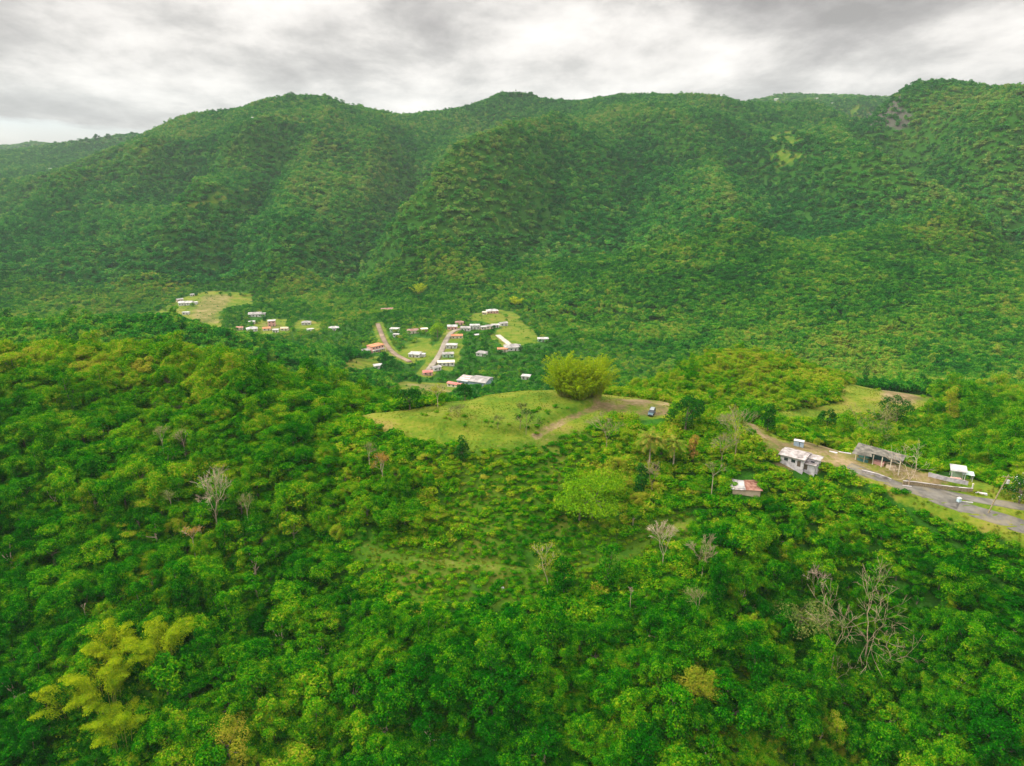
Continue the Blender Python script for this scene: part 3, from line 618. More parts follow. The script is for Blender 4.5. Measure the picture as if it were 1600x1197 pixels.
# ---------------------------------------------------------------- where the trees stand
CTH = np.array(HS)
def hsize(x, y):
    a, b_ = ab(x, y); o = np.empty(len(a))
    for i in range(0, len(a), 20000):
        s = slice(i, i + 20000); r2 = (a[s, None] - _A[None]) ** 2 + (b_[s, None] - _B[None]) ** 2 + 1e-4; w_ = 1 / r2 ** 2; o[s] = (w_ @ CTH) / w_.sum(1)
    return o
KEEP = []        # (x, y, r): footprints kept free of trees
def keepfree(p, r, hard=True): KEEP.append((p[0], p[1], r, hard))
def grid_pts(y0, y1, sp, seed, wide=0.80, extra=25):
    rng = np.random.default_rng(seed); ys = np.arange(y0, y1, sp); out_ = []
    for y in ys:
        hw = y * wide + extra; xs = np.arange(-hw, hw, sp); out_.append(np.stack([xs, np.full(len(xs), y)], 1))
    p = np.concatenate(out_); p += rng.uniform(-.5, .5, p.shape) * sp * .95; return p, rng
def free(p, soft=True):
    k = np.ones(len(p), bool)
    for x, y, r, hd in KEEP:
        if not (hd or soft): continue
        k &= (p[:, 0] - x) ** 2 + (p[:, 1] - y) ** 2 > r * r
    return k

# ================================================================= objects
def mpp(p): return (p[1] * CP - p[2] * SP) / F           # metres per photo pixel at p
def vert(p, px): 
    phi_ = math.atan2(-p[2], math.hypot(p[0], p[1])); return px * mpp(p) / math.cos(phi_)
def cm(name, c, c2=None, sc=0.6, r=0.85): return simple(name, c, c2, sc, r)
M_white = cm('white_paint', (0.45, 0.44, 0.42), (0.66, 0.65, 0.62)); M_cream = cm('cream_paint', (0.55, 0.50, 0.38), (0.68, 0.62, 0.5)); M_pink = cm('pink_paint', (0.55, 0.28, 0.24), (0.66, 0.40, 0.34))
M_grn = cm('pale_green_paint', (0.35, 0.5, 0.36), (0.45, 0.6, 0.45)); M_blue = cm('blue_grey_paint', (0.22, 0.30, 0.38), (0.32, 0.40, 0.48)); M_tan = cm('tan_paint', (0.42, 0.32, 0.22), (0.55, 0.44, 0.32))
M_rwhite = cm('white_roof', (0.27, 0.265, 0.26), (0.56, 0.55, 0.53), 0.3); M_rgrey = cm('grey_roof', (0.20, 0.19, 0.185), (0.40, 0.38, 0.36), 0.25); M_rrust = simple('rusty_roof', (0.26, 0.10, 0.06), (0.45, 0.30, 0.24), 0.5, 0.8, stops=(.42, .58))
M_rbrown = cm('brown_roof', (0.22, 0.12, 0.09), (0.34, 0.22, 0.18), 0.3); M_rterra = cm('terracotta_roof', (0.42, 0.15, 0.07), (0.55, 0.26, 0.14), 0.3); M_rred = cm('red_roof', (0.42, 0.12, 0.11), (0.55, 0.22, 0.19), 0.3)
M_glass = simple('window_glass', (0.03, 0.04, 0.05), rough=0.15, spec=0.5); M_trim = cm('trim', (0.5, 0.5, 0.48)); M_door = cm('door_paint', (0.12, 0.09, 0.07))
M_oldconc = simple('weathered_concrete', (0.17, 0.15, 0.14), (0.46, 0.42, 0.41), 0.55, 0.95, stops=(.36, .60), extra=(1.6, .55, .7, (0.22, 0.19, 0.17)))
M_oldwall = simple('stained_white_wall', (0.36, 0.33, 0.36), (0.62, 0.58, 0.61), 0.8, 0.95, stops=(.36, .60))
M_metal = simple('grey_sheet_metal', (0.07, 0.068, 0.056), (0.19, 0.175, 0.145), 0.8, 0.8); M_dkmetal = cm('dark_metal', (0.05, 0.06, 0.06)); M_teal = cm('teal_paint', (0.03, 0.13, 0.12), (0.08, 0.2, 0.18))

def house(name, label, u, v, size, yaw=0, wall=M_white, roof=M_rwhite, kind='flat', group=None, floors=1, cat='house', chimney=False, balcony=False, nwin=None, keep=True, z=0.0, wing=None):
    p = hit(u, v); w_, d_, h_ = size
    e = empty(name, (p[0], p[1], p[2] + z - .2), math.radians(yaw * 1.6 + ((u * 37 + v * 11) % 40 - 20)) - math.atan2(p[0], p[1]) * 0.5, label, cat, group)
    H = h_ * floors; X, Y = w_ / 2, d_ / 2
    mb = MB().box(-X, X, -Y, Y, -2.5, H)
    if wing: mb.box(X + .003, X + wing[0], -Y * .2, -Y * .2 + wing[1], -2.5, H * .85)
    mb.build('wall', wall, e)
    r = MB(); o = .45
    if kind == 'flat':
        r.box(-X - o, X + o, -Y - o, Y + o, H, H + .25)
    elif kind == 'gable':
        rg = d_ * .2; r.slab([(-X - o, -Y - o, H), (X + o, -Y - o, H), (X + o, 0, H + rg), (-X - o, 0, H + rg)], .12)
        r.slab([(-X - o, .01, H + rg), (X + o, .01, H + rg), (X + o, Y + o, H), (-X - o, Y + o, H)], .12)
        r.add([(-X, -Y, H - .12), (-X, Y, H - .12), (-X, 0, H + rg - .13)], [(0, 1, 2)]); r.add([(X, -Y, H - .12), (X, 0, H + rg - .13), (X, Y, H - .12)], [(0, 1, 2)])
    elif kind == 'hip':
        rg = d_ * .22; q = [(-X - o, -Y - o, H), (X + o, -Y - o, H), (X + o, Y + o, H), (-X - o, Y + o, H), (-X + Y, 0, H + rg), (X - Y, 0, H + rg)]
        r.add(q, [(0, 1, 5, 4), (1, 2, 5), (2, 3, 4, 5), (3, 0, 4), (3, 2, 1, 0)])
    elif kind == 'shed': r.slab([(-X - o, -Y - o, H), (X + o, -Y - o, H), (X + o, Y + o, H + d_ * .12), (-X - o, Y + o, H + d_ * .12)], .15)
    ro = r.build('roof', roof, e)
    if wing: MB().box(X + .45 + .003, X + wing[0] + .3, -Y * .2 - .3, -Y * .2 + wing[1] + .3, H * .85, H * .85 + .2).build('roof', roof, e)
    if chimney: MB().box(X * .3, X * .3 + .9, .2, 1.1, H + .2, H + d_ * .2 + .9).build('water_tank', M_trim, ro)
    nw = nwin or max(2, int(w_ / 3))
    for f in range(floors):
        for i in range(nw):
            x = -X + w_ * (i + .5) / nw
            if f == 0 and i == nw // 2: MB().box(x - .5, x + .5, -Y - .04, -Y + .1, .02, 2.1).build('door', M_door, e)
            else: MB().box(x - .65, x + .65, -Y - .03, -Y + .1, f * h_ + 1.0, f * h_ + 2.1).build('window', M_glass, e)
    MB().box(-X - .03, -X + .1, -.6, .6, 1.0, 2.1).build('window', M_glass, e)
    if balcony:
        b_ = MB(); b_.box(-X, X, -Y - 1.8, -Y - .003, h_ - .15, h_ + .05)
        for i in range(7): x = -X + .2 + (w_ - .4) * i / 6; b_.box(x - .15, x + .15, -Y - 1.8, -Y - 1.5, -2, h_ - .152)
        b_.build('balcony', M_white, e)
        b_ = MB(); b_.box(-X, X, -Y - 1.8, -Y - 1.7, h_ + .9, h_ + 1.0)
        for i in range(26): x = -X + .1 + (w_ - .2) * i / 25; b_.box(x - .06, x + .06, -Y - 1.8, -Y - 1.7, h_ + .052, h_ + .898)
        b_.build('railing', M_white, e)
    if keep:
        keepfree(p, max(w_, d_) * .52 + 1.2)
    return e
VG = 'houses of the valley village'; 
house('farmhouse', 'long white farmhouse beside the dry ochre field at the far left of the valley', 291, 476, (15, 8, 3.2), 8, M_white, M_rwhite, 'gable', VG, wing=(5, 5))
house('farm_shed', 'low white shed just below the long white farmhouse', 291, 491, (7, 4, 2.6), 0, M_white, M_rwhite, 'flat', VG, cat='shed')
house('farm_shed', 'small brown-roofed barn directly behind the long white farmhouse', 281, 471, (7, 5, 3), 20, M_tan, M_rgrey, 'gable', VG, cat='shed')
house('farm_shed', 'tiny white hut alone on the green rise above the farmhouse', 301, 462.5, (5, 3.5, 2.4), 0, M_white, M_rwhite, 'flat', VG, cat='shed')
house('house', 'white house with grey roof right of the round grove, upper end of the left hamlet', 399, 494, (13, 8, 3.2), -8, M_white, M_rgrey, 'gable', VG, wing=(4, 4))
house('house', 'little white house between the white-and-grey house and the road hamlet below', 394, 506, (6, 4.5, 2.8), 0, M_white, M_rwhite, 'flat', VG)
house('house', 'long white house at the lower left end of the left hamlet', 394, 517, (10, 7, 3), 5, M_white, M_rwhite, 'hip', VG)
house('house', 'small rust-roofed cottage leftmost in the left hamlet', 375, 515, (6, 5, 2.6), 0, M_cream, M_rrust, 'gable', VG)
house('house', 'two-storey pink and white house on bare orange ground in the left hamlet', 425, 509, (7, 6, 2.8), 12, M_pink, M_rwhite, 'flat', VG, floors=2)
house('house', 'terracotta-roofed cottage beside the bare orange ground', 417, 516, (7, 5, 2.6), 0, M_cream, M_rterra, 'gable', VG)
house('house', 'white cottage just right of the bare orange ground', 431, 519, (5, 4.5, 2.8), 0, M_white, M_rwhite, 'flat', VG)
house('house', 'tan-roofed cottage at the right end of the left hamlet', 445, 516, (7, 5, 2.6), -5, M_cream, M_tan, 'gable', VG)
house('house', 'grey-roofed white house on its own lawn right of the left hamlet', 479, 507, (9, 6, 2.8), 0, M_white, M_rgrey, 'hip', VG)
house('house', 'low white strip of a house below the grey-roofed one on its lawn', 485, 517.5, (6, 4, 2.4), 0, M_white, M_rwhite, 'flat', VG)
house('house', 'white house half hidden in trees midway between the two hamlets', 522, 516, (9, 6, 3), 0, M_white, M_rwhite, 'hip', VG)
house('house', 'brown-pink roofed house alone among trees above the brown lane', 605, 487, (13, 8, 3), 5, M_tan, M_rbrown, 'gable', VG)
house('house', 'white house with pale green wall right of the brown lane', 617, 518, (8, 6, 3.2), 0, M_grn, M_rwhite, 'flat', VG)
house('house', 'small white hut in front of the pale green house', 619, 526, (5, 3.5, 2.6), 0, M_white, M_rwhite, 'flat', VG)
house('house', 'brown-roofed house left of the round bright tree in the village', 645, 520, (10, 6, 3), 6, M_cream, M_rbrown, 'gable', VG)
house('house', 'tan house wedged between the brown-roofed house and the round bright tree', 663, 518, (6, 5, 3), 0, M_tan, M_cream, 'flat', VG)
house('house', 'pink two-storey house with white columned balcony on the slope left of the village', 587, 549, (12, 8, 2.9), 14, M_pink, M_rterra, 'flat', VG, floors=2, balcony=True)
house('farm_shed', 'grey shed beside the pink house with the columned balcony', 572, 551, (6, 4, 2.6), 10, M_blue, M_rgrey, 'shed', VG, cat='shed')
house('house', 'white house with broken-up flat roofs on the grass between the lane and the concrete road', 649, 557, (9, 8, 3), -10, M_white, M_rwhite, 'flat', VG, wing=(3.5, 4))
house('house', 'small white house below the pink balcony house', 591, 575.5, (6, 5, 2.8), 0, M_white, M_rwhite, 'flat', VG)
house('house', 'white-roofed house left of the head of the concrete road', 707, 514, (9, 6, 3.2), 4, M_pink, M_rwhite, 'gable', VG)
house('house', 'pinkish house topmost beside the head of the concrete road', 718, 507, (8, 5, 2.8), 0, M_pink, M_rbrown, 'hip', VG)
house('house', 'white and grey house right of the head of the concrete road', 728, 516, (9, 6, 3), 0, M_white, M_rgrey, 'gable', VG)
house('house', 'tall white box house largest in the row by the green field', 742, 513.5, (9, 6, 3.8), 0, M_white, M_rwhite, 'flat', VG)
house('house', 'cream cottage right of the tall white box house', 755, 514.5, (5, 4.5, 2.8), 0, M_cream, M_rwhite, 'flat', VG)
house('house', 'grey-roofed house in the middle of the row along the green field', 764, 513, (7, 5, 2.8), 5, M_cream, M_rgrey, 'gable', VG)
house('house', 'low white house near the right end of the row along the green field', 774, 511, (7, 4.5, 2.6), 5, M_white, M_rwhite, 'gable', VG)
house('house', 'grey house at the right end of the row along the green field', 786, 508.5, (8, 5, 2.8), 8, M_white, M_rgrey, 'gable', VG)
house('house', 'pale pink house alone at the top of the green field', 769, 489, (12, 7, 3), 0, M_pink, M_rwhite, 'hip', VG)
house('farm_shed', 'small yellow shed left of the pale pink house at the top of the green field', 757, 491, (4, 4, 2.5), 0, M_cream, M_cream, 'flat', VG, cat='shed')
house('house', 'terracotta-yard house right beside the middle of the concrete road', 714, 528, (10, 6, 2.8), 0, M_cream, M_rterra, 'flat', VG)
house('house', 'white house in the U-shaped drive right of the concrete road', 706, 543, (9, 6, 3), 0, M_white, M_rwhite, 'flat', VG)
house('house', 'grey-roofed green-walled house right of the concrete road', 700, 557, (9, 5.5, 3), 0, M_grn, M_rgrey, 'gable', VG)
house('house', 'long cream-roofed house right of the lower concrete road', 697, 570, (13, 6, 3), 3, M_white, M_cream, 'gable', VG)
house('house', 'grey cottage at the foot of the concrete road', 681, 578, (7, 5, 2.6), 15, M_white, M_rgrey, 'gable', VG)
house('house', 'red-roofed cottage lowest at the foot of the concrete road', 668, 585, (7, 5, 2.6), 0, M_pink, M_rred, 'gable', VG)
house('house', 'white-grey roof among the trees in the middle of the village', 753, 555, (8, 6, 2.8), -5, M_white, M_rgrey, 'hip', VG)
house('house', 'tiny cottage in trees below the tall white box house', 746, 527, (4.5, 4, 2.6), 0, M_cream, M_rwhite, 'flat', VG)
house('house', 'wide grey-roofed house at the end of the pale driveway', 801, 546, (14, 9, 3.2), 16, M_white, M_rgrey, 'hip', VG)
house('farm_shed', 'orange-roofed carport left of the wide grey-roofed house', 785, 549, (8, 5, 2.6), 12, M_cream, M_rterra, 'flat', VG, cat='shed')
house('house', 'white and green roofed house right of the green field under the dark trees', 848, 533, (9, 5, 2.8), -8, M_grn, M_rwhite, 'gable', VG)
house('house', 'white shack in the trees left of the yellow bamboo', 822, 592, (6, 5, 2.8), 0, M_white, M_rwhite, 'flat', VG)
HG = 'tiny houses on the far ridges'
for lb, u, v, s in (('tiny white house left of the trees on the far left ridge', 78, 266, 11), ('tiny white house on the far hill left of the meadow', 1213, 157, 16), ('tiny pale house at the middle of the far right hill', 1275, 156, 14), ('tiny pale house rightmost on the far right hill', 1300, 164, 14),
                    ('tiny white house just below the left summit', 398, 188, 12), ('tiny white house right of the left summit on the skyline', 632, 176, 14), ('tiny cream house left of the middle summit', 730, 166, 14)):
    house('house', lb, u, v, (s, s * .6, 5), 0, M_white, M_rwhite, 'gable', HG)
house('house', 'small white house among dense trees at the right edge of the valley', 1596, 566, (6, 4.5, 2.8), 0, M_white, M_rwhite, 'flat', VG)

# warehouse below the pad: two big gabled roofs side by side and a long red-roofed shed
p = hit(741, 601); e = empty('warehouse', p, math.radians(-22), 'large warehouse with wide pale grey roof just beyond the hilltop clearing', 'warehouse'); keepfree(p, 17)
for dx in (-8, 8): keepfree((p[0] + dx, p[1] - 4), 10)
MB().box(-1, 12, -7, 7, -3, 4.8).box(-11, -1.003, -6, 5, -3, 4.0).build('wall', M_blue, e)
MB().slab([(-1.6, -7.6, 4.9), (12.6, -7.6, 4.9), (12.6, 0, 6.4), (-1.6, 0, 6.4)], .15).slab([(-1.6, .01, 6.4), (12.6, .01, 6.4), (12.6, 7.6, 4.9), (-1.6, 7.6, 4.9)], .15).build('roof', M_rgrey, e)
rr = MB().slab([(-11.6, -6.6, 4.1), (-1.7, -6.6, 4.1), (-1.7, 5.4, 4.9), (-11.6, 5.4, 4.9)], .15).build('roof', M_rwhite, e)
for y in (-3.6, .6, 3.6): MB().slab([(-11.5, y, 4.37 + (y + 3.6) * .067), (-1.8, y, 4.37 + (y + 3.6) * .067), (-1.8, y + .8, 4.42 + (y + 3.6) * .067), (-11.5, y + .8, 4.42 + (y + 3.6) * .067)], .05).build('rusty_strip', M_rrust, rr)
for i in range(3): MB().box(-10 + i * 3, -8.4 + i * 3, -6.04, -5.9, 1.4, 2.6).build('window', M_glass, e)
MB().box(4, 7.5, -7.05, -6.9, 0, 3.4).build('door', M_dkmetal, e)
house('storage_shed', 'long narrow red-roofed shed left of the large grey warehouse', 714, 605, (14, 4, 2.8), -28, M_cream, M_rred, 'gable', None, cat='shed')

# near house on the ridge road
p = hit(1243, 722); e = empty('abandoned_house', p, math.radians(-38), 'abandoned white concrete house with stained flat roof beside the dirt yard', 'house'); e.scale = (.84, .84, .84); keepfree(p, 6.0); keepfree((p[0] + 1, p[1] - 5), 3)
MB().box(-4.2, 3.4, -3.2, 3.2, -3, 3.0).box(3.403, 7.4, -.4, 3.0, -3, 2.8).build('wall', M_oldwall, e)
MB().add([(-4.9, -3.9, 3.05), (4.0, -3.9, 3.05), (4.0, 3.9, 3.05), (-4.9, 3.9, 3.05), (-4.9, 0, 3.6), (4.0, 0, 3.6), (-4.9, -3.9, 2.85), (4.0, -3.9, 2.85), (4.0, 3.9, 2.85), (-4.9, 3.9, 2.85)],
         [(0, 1, 5, 4), (4, 5, 2, 3), (9, 8, 7, 6), (0, 6, 7, 1), (2, 8, 9, 3), (1, 7, 8, 2, 5), (3, 9, 6, 0, 4)]).build('roof', M_oldconc, e)
MB().box(4.01, 8.0, -.9, 3.5, 2.81, 3.0).build('roof', M_oldconc, e)
for x in (-3.0, -.6): 
    wv = MB().box(x, x + 1.3, -3.24, -3.1, 1.0, 2.1).build('window', M_glass, e); MB().box(x - .1, x + 1.4, -3.34, -3.2, .88, .99).build('sill', M_oldwall, wv)
MB().box(1.4, 2.5, -3.24, -3.1, .05, 2.1).build('door', M_door, e); MB().box(5, 6.2, -.44, -.3, 1.0, 2.0).build('window', M_glass, e); MB().box(-4.24, -4.1, -1, .6, 1.0, 2.1).build('window', M_glass, e)
p = hit(1259, 731); e = empty('lean_to_shed', p, math.radians(-32), 'low flat-roofed concrete shed in front of the abandoned white house', 'shed'); keepfree(p, 4.5)
MB().slab([(-2.9, -1.9, 2.0), (2.9, -1.9, 2.0), (2.9, 1.9, 2.25), (-2.9, 1.9, 2.25)], .16).build('roof', M_oldconc, e)
MB().box(-2.6, 2.6, -1.5, 1.5, -2.5, 1.82).build('wall', M_oldwall, e); MB().box(-.4, .6, -1.54, -1.4, .1, 1.7).build('door', M_door, e)
p = hit(1248, 697); e = empty('water_cistern', p, math.radians(-30), 'small blue-grey box cistern behind the abandoned white house', 'cistern'); keepfree(p, 2.5)
MB().box(-1.4, .1, -.7, .7, -1, 1.7).box(.25, 1.3, -.6, .6, -1, 1.7).build('tank', M_blue, e); MB().box(-1.5, 1.4, -.8, .8, 1.71, 1.8).build('lid', M_trim, e)
p = hit(1164, 762); e = empty('tin_shack', p, math.radians(-8), 'tin-roofed shack sunk in the trees with half its roof rusty red', 'shack'); keepfree(p, 4.4); e.location.z -= 1.9
MB().box(-3.6, 3.8, -2.1, 2.1, -2.5, 2.3).build('wall', M_tan, e)
M_tin = simple('dull_tin', (0.22, 0.19, 0.18), (0.50, 0.46, 0.45), 0.9, 0.7); M_rust2 = simple('rust_sheet', (0.16, 0.06, 0.04), (0.36, 0.20, 0.15), 1.0, 0.85)
MB().slab([(-4.2, -2.6, 2.4), (-.2, -2.6, 2.4), (-.2, 2.6, 3.2), (-4.2, 2.6, 3.2)], .06).build('roof_sheet', M_tin, e)
MB().slab([(-.19, -2.6, 2.46), (4.3, -2.6, 2.46), (4.3, 2.6, 3.26), (-.19, 2.6, 3.26)], .06).build('roof_sheet', M_rust2, e)['label'] = 'rusty red corrugated roof sheet'
MB().slab([(-2.2, -2.1, 2.60), (-.5, -2.1, 2.60), (-.1, 1.6, 3.2), (-2.0, 1.6, 3.2)], .05).build('roof_sheet', M_rwhite, e)

# open ruined shelter with sheet roof on posts
a_ = hit(1334, 716); b_ = hit(1408, 741); yaw = math.atan2(b_[1] - a_[1], b_[0] - a_[0]); Ls = math.hypot(b_[0] - a_[0], b_[1] - a_[1])
p = (a_ + b_) / 2; e = empty('open_shelter', p, yaw, 'open shelter with a long sagging grey sheet roof on posts by the road', 'shelter')
for f in (0.1, .35, .6, .9): keepfree(a_ + (b_ - a_) * f, 5.5)
X = Ls / 2
MB().slab([(-X, -1.0, 4.0), (X, -1.0, 3.5), (X, 3.4, 3.9), (-X, 3.4, 4.5)], .1).build('roof', M_metal, e)
MB().slab([(-X - .3, -2.6, 3.0), (-X + 5.0, -2.0, 3.2), (-X + 4.6, -1.02, 3.98), (-X, -1.02, 4.0)], .08).build('awning', M_metal, e)
for i in range(6):
    x = -X + .6 + (Ls - 1.2) * i / 5
    for y in (-.8, 3.1): MB().box(x - .11, x + .11, y - .11, y + .11, -2, 3.42 + (.3 if y > 0 else 0)).build('post', M_cream if y < 0 else M_metal, e)
MB().box(-X + .8, X - 1, 2.6, 2.75, -1, 2.6).build('back_wall', M_teal, e); MB().box(-X + 1, -X + 4, -.9, -.75, -1, 1.5).build('partition', M_teal, e)
MB().box(-X + 5.2, -X + 8, -.5, 1.6, -1, 1.3).build('counter', M_pink, e); MB().box(-X + 8.6, -X + 11, -.5, 1.2, -1, 1.0).build('counter', M_tan, e)
def wallrun(name, label, cat, u0, v0, u1, v1, th, h_, material, cap=None):
    a_ = hit(u0, v0); b_ = hit(u1, v1); e = empty(name, a_, 0, label, cat); mb = MB(); n = 6; cp = MB(); dr = (b_ - a_)[:2]; Lw = np.hypot(*dr); nr = np.array([-dr[1], dr[0]]) / Lw * th / 2
    for i in range(n):
        q0 = a_[:2] + dr * i / n; q1 = a_[:2] + dr * (i + 1) / n; z0 = ground(*q0)[0]; z1 = ground(*q1)[0]
        def quad(zo0, zo1, k): return [(*(q0 + nr * k - a_[:2]), z0 + zo0 - a_[2]), (*(q1 + nr * k - a_[:2]), z1 + zo0 - a_[2]), (*(q1 - nr * k - a_[:2]), z1 + zo0 - a_[2]), (*(q0 - nr * k - a_[:2]), z0 + zo0 - a_[2])]
        mb.slab(quad(h_, 0, 1), h_ + .8)
        if cap: cp.slab(quad(h_ + .06, 0, 1.3), .055)
    mb.build('wall', material, e)
    if cap: cp.build('coping', cap, e)
    return e
wallrun('retaining_wall', 'low dark retaining wall under the reddish bank along the road', 'wall', 1410, 757, 1519, 769, .4, 1.1, M_grey, M_oldconc)
wallrun('concrete_wall', 'pale grey concrete wall in front of the open shelter', 'wall', 1346, 738, 1392, 752, .5, .7, M_oldconc, M_oldconc)
wallrun('fence_wall', 'thin grey wall running behind the bare tree to the white-roofed shed', 'wall', 1450, 744, 1512, 758, .2, 1.1, M_oldwall, M_oldconc)
p = hit(1497, 747); e = empty('white_roofed_shed', p, math.radians(-18), 'open shed with a bright white roof at the right end of the yard', 'shed'); keepfree(p, 5); keepfree((p[0] + 3, p[1] - 3), 4); keepfree((p[0] - 4, p[1]), 3.5)
MB().slab([(-2.6, -1.5, 2.7), (1.6, -1.7, 2.6), (2.0, 1.9, 3.2), (-2.2, 2.0, 3.3)], .1).build('roof', M_rwhite, e)
for x, y in ((-2.1, -1.2), (1.2, -1.3), (1.4, 1.4), (-1.8, 1.5)): MB().box(x - .08, x + .08, y - .08, y + .08, -1.5, 2.5 + (.45 if y > 0 else 0)).build('post', M_trim, e)
MB().box(-1.6, .9, .3, 1.2, -1.5, 1.7).build('wall', M_grn, e); MB().box(-2.4, .2, -2.4, -1.5, -1.5, .8).build('block', M_pink, e)
p = hit(1510, 750); e = empty('carport', p, math.radians(-25), 'small pale green-roofed carport right of the bright white-roofed shed', 'carport'); keepfree(p, 3)
MB().slab([(-1.5, -1.2, 2.1), (1.5, -1.3, 2.1), (1.5, 1.2, 2.3), (-1.5, 1.3, 2.3)], .08).build('roof', cm('pale_mint', (0.48, 0.62, 0.55), (0.6, 0.72, 0.66)), e)
for x in (-1.2, 1.2):
    for y in (-1, 1): MB().box(x - .06, x + .06, y - .06, y + .06, -1.5, 2.0).build('post', M_trim, e)
def small(name, label, cat, u, v, dims, yaw, material, lidm=None):
    p = hit(u, v); e = empty(name, p, math.radians(yaw), label, cat); x, y, z = dims
    MB().box(-x / 2, x / 2, -y / 2, y / 2, -.3, z).build('body', material, e)
    if lidm: MB().box(-x / 2 - .08, x / 2 + .08, -y / 2 - .08, y / 2 + .08, z + .003, z + .1).build('lid', lidm, e)
    return e
small('utility_box', 'pale blue box standing where the road forks', 'box', 1498, 784, (.9, .7, 1.0), 20, cm('pale_blue', (0.42, 0.58, 0.66), (0.5, 0.66, 0.74)), M_white)
small('stacked_boards', 'white boards lying at the edge of the dirt yard near the abandoned house', 'boards', 1302, 707, (2.2, .7, .2), -30, M_oldwall)
small('stacked_boards', 'long pale sheet lying between the abandoned house and the open shelter', 'boards', 1320, 708, (3.4, .5, .2), -22, M_oldwall)
small('curb_block', 'cream kerb block on the grass beside the road fork', 'kerb', 1511, 785, (2.8, .25, .2), -12, M_oldwall)
small('curb_block', 'white kerb block beside the road under the bare tree', 'kerb', 1417, 760, (2.2, .3, .2), -15, M_oldwall)
small('stone_slab', 'cream stone slab beside the driveway next to the utility pole', 'slab', 1533, 771, (2.8, .8, .2), -20, M_oldwall)
small('white_post', 'short white marker post at the right end of the retaining wall', 'post', 1519, 764, (.25, .25, 1.5), 0, M_white, M_cream)
small('white_stone', 'small white block on the brown slope below the lower track', 'stone', 785, 921, (.7, .6, .6), 30, M_white)

# utility pole
p = hit(1543, 801); e = empty('utility_pole', p, math.radians(-20), 'leaning wooden utility pole with a grey transformer at the right of the road', 'utility pole'); keepfree(p, 2)
Hp = vert(p, 62); lx = 16 * mpp(p)
MB().tube([(0, 0, -1), (lx * .5, 0, Hp * .5), (lx, 0, Hp)], [.19, .17, .13], 8).build('pole', M_grey, e)
ca = MB().box(lx * .95 - 1.1, lx * .95 + 1.1, -.07, .07, Hp * .93, Hp * .93 + .16).build('crossarm', M_grey, e)
for x in (-1, 0.45, 1): MB().tube([(lx * .95 + x, 0, Hp * .93 + .16), (lx * .95 + x, 0, Hp * .93 + .4)], [.07, .05], 6).build('insulator', M_rgrey, ca)
tr = MB().tube([(lx * .88 + .5, 0, Hp * .78), (lx * .88 + .5, 0, Hp * .78 + .1), (lx * .88 + .5, 0, Hp * .78 + 1.0), (lx * .88 + .5, 0, Hp * .78 + 1.1)], [.28, .36, .36, .25], 12).build('transformer', M_rwhite, e)
# antenna masts on the middle summit
for lb, u, h_ in (('tall thin antenna mast on the middle summit', 806, 22), ('short antenna mast right of the tall one on the middle summit', 815, 15)):
    p = hit(u, 153); e = empty('antenna_mast', p, 0, lb, 'antenna mast'); MB().tube([(0, 0, -2), (0, 0, h_)], [.8, .35], 5).build('mast', M_metal, e); MB().box(-1.6, 1.6, -.3, .3, h_ * .8, h_ * .8 + 1.6).build('antenna_panel', M_metal, e)

# ---------------------------------------------------------------- the parked car
p = hit(1018, 647); e = empty('parked_car', p, 0, 'dark teal sport utility car parked on the bare hilltop ground', 'car'); keepfree(p, 4.5); keepfree((p[0] - 1, p[1] - 6), 4.5)
n_ = (ground(p[0] + 2, p[1]) - ground(p[0] - 2, p[1]))[0] / 4; n2_ = (ground(p[0], p[1] + 2) - ground(p[0], p[1] - 2))[0] / 4
yawc = math.radians(-112)        # nose towards the drone and a little to the left
e.rotation_euler = Vector((0, 0, 1)).rotation_difference(Vector((-n_, -n2_, 1)).normalized()).to_euler(); q_ = e.rotation_euler.to_matrix().to_4x4() @ Matrix.Rotation(yawc, 4, 'Z'); e.rotation_euler = q_.to_euler()
M_paint = simple('car_paint', (0.06, 0.12, 0.14), rough=0.25, metallic=0.35, spec=0.6); M_tyre = simple('tyre_rubber', (0.02, 0.02, 0.02)); M_rim = simple('rim', (0.45, 0.45, 0.46), rough=0.3, metallic=0.8); M_lamp = simple('lamp_glass', (0.7, 0.72, 0.72), rough=0.15); M_tail = simple('tail_lamp', (0.4, 0.02, 0.02), rough=0.2); M_plastic = simple('black_plastic', (0.03, 0.03, 0.03), rough=0.6)
M_carroof = simple('car_roof_sky_sheen', (0.30, 0.34, 0.36), rough=0.2, metallic=0.2, spec=0.7)  # paler than the body: sky reflection put into the roof's base colour
def loft(secs):    # secs: list of (x, [(y, z)...]) half sections mirrored
    mb = MB(); n = None; V = []
    for x, hs in secs:
        full = [(x, y, z) for y, z in hs] + [(x, -y, z) for y, z in reversed(hs)]; n = len(full); V += full
    Fs = []
    for i in range(len(secs) - 1):
        for j in range(n): Fs.append((i * n + j, i * n + (j + 1) % n, (i + 1) * n + (j + 1) % n, (i + 1) * n + j))
    Fs.append(tuple(range(n - 1, -1, -1))); Fs.append(tuple((len(secs) - 1) * n + j for j in range(n))); return mb.add(V, Fs)
bs = [(-2.3, [(.75, .42), (.82, .6), (.80, .98)]), (-2.15, [(.86, .34), (.92, .6), (.90, 1.06)]), (-1.0, [(.88, .30), (.95, .62), (.92, 1.08)]), (.6, [(.88, .30), (.95, .62), (.92, 1.07)]), (1.1, [(.88, .30), (.94, .62), (.88, 1.04)]), (1.95, [(.86, .32), (.92, .62), (.80, .96)]), (2.25, [(.74, .36), (.80, .6), (.70, .84)]), (2.33, [(.66, .42), (.7, .6), (.62, .76)])]
body = loft(bs).build('body', M_paint, e)
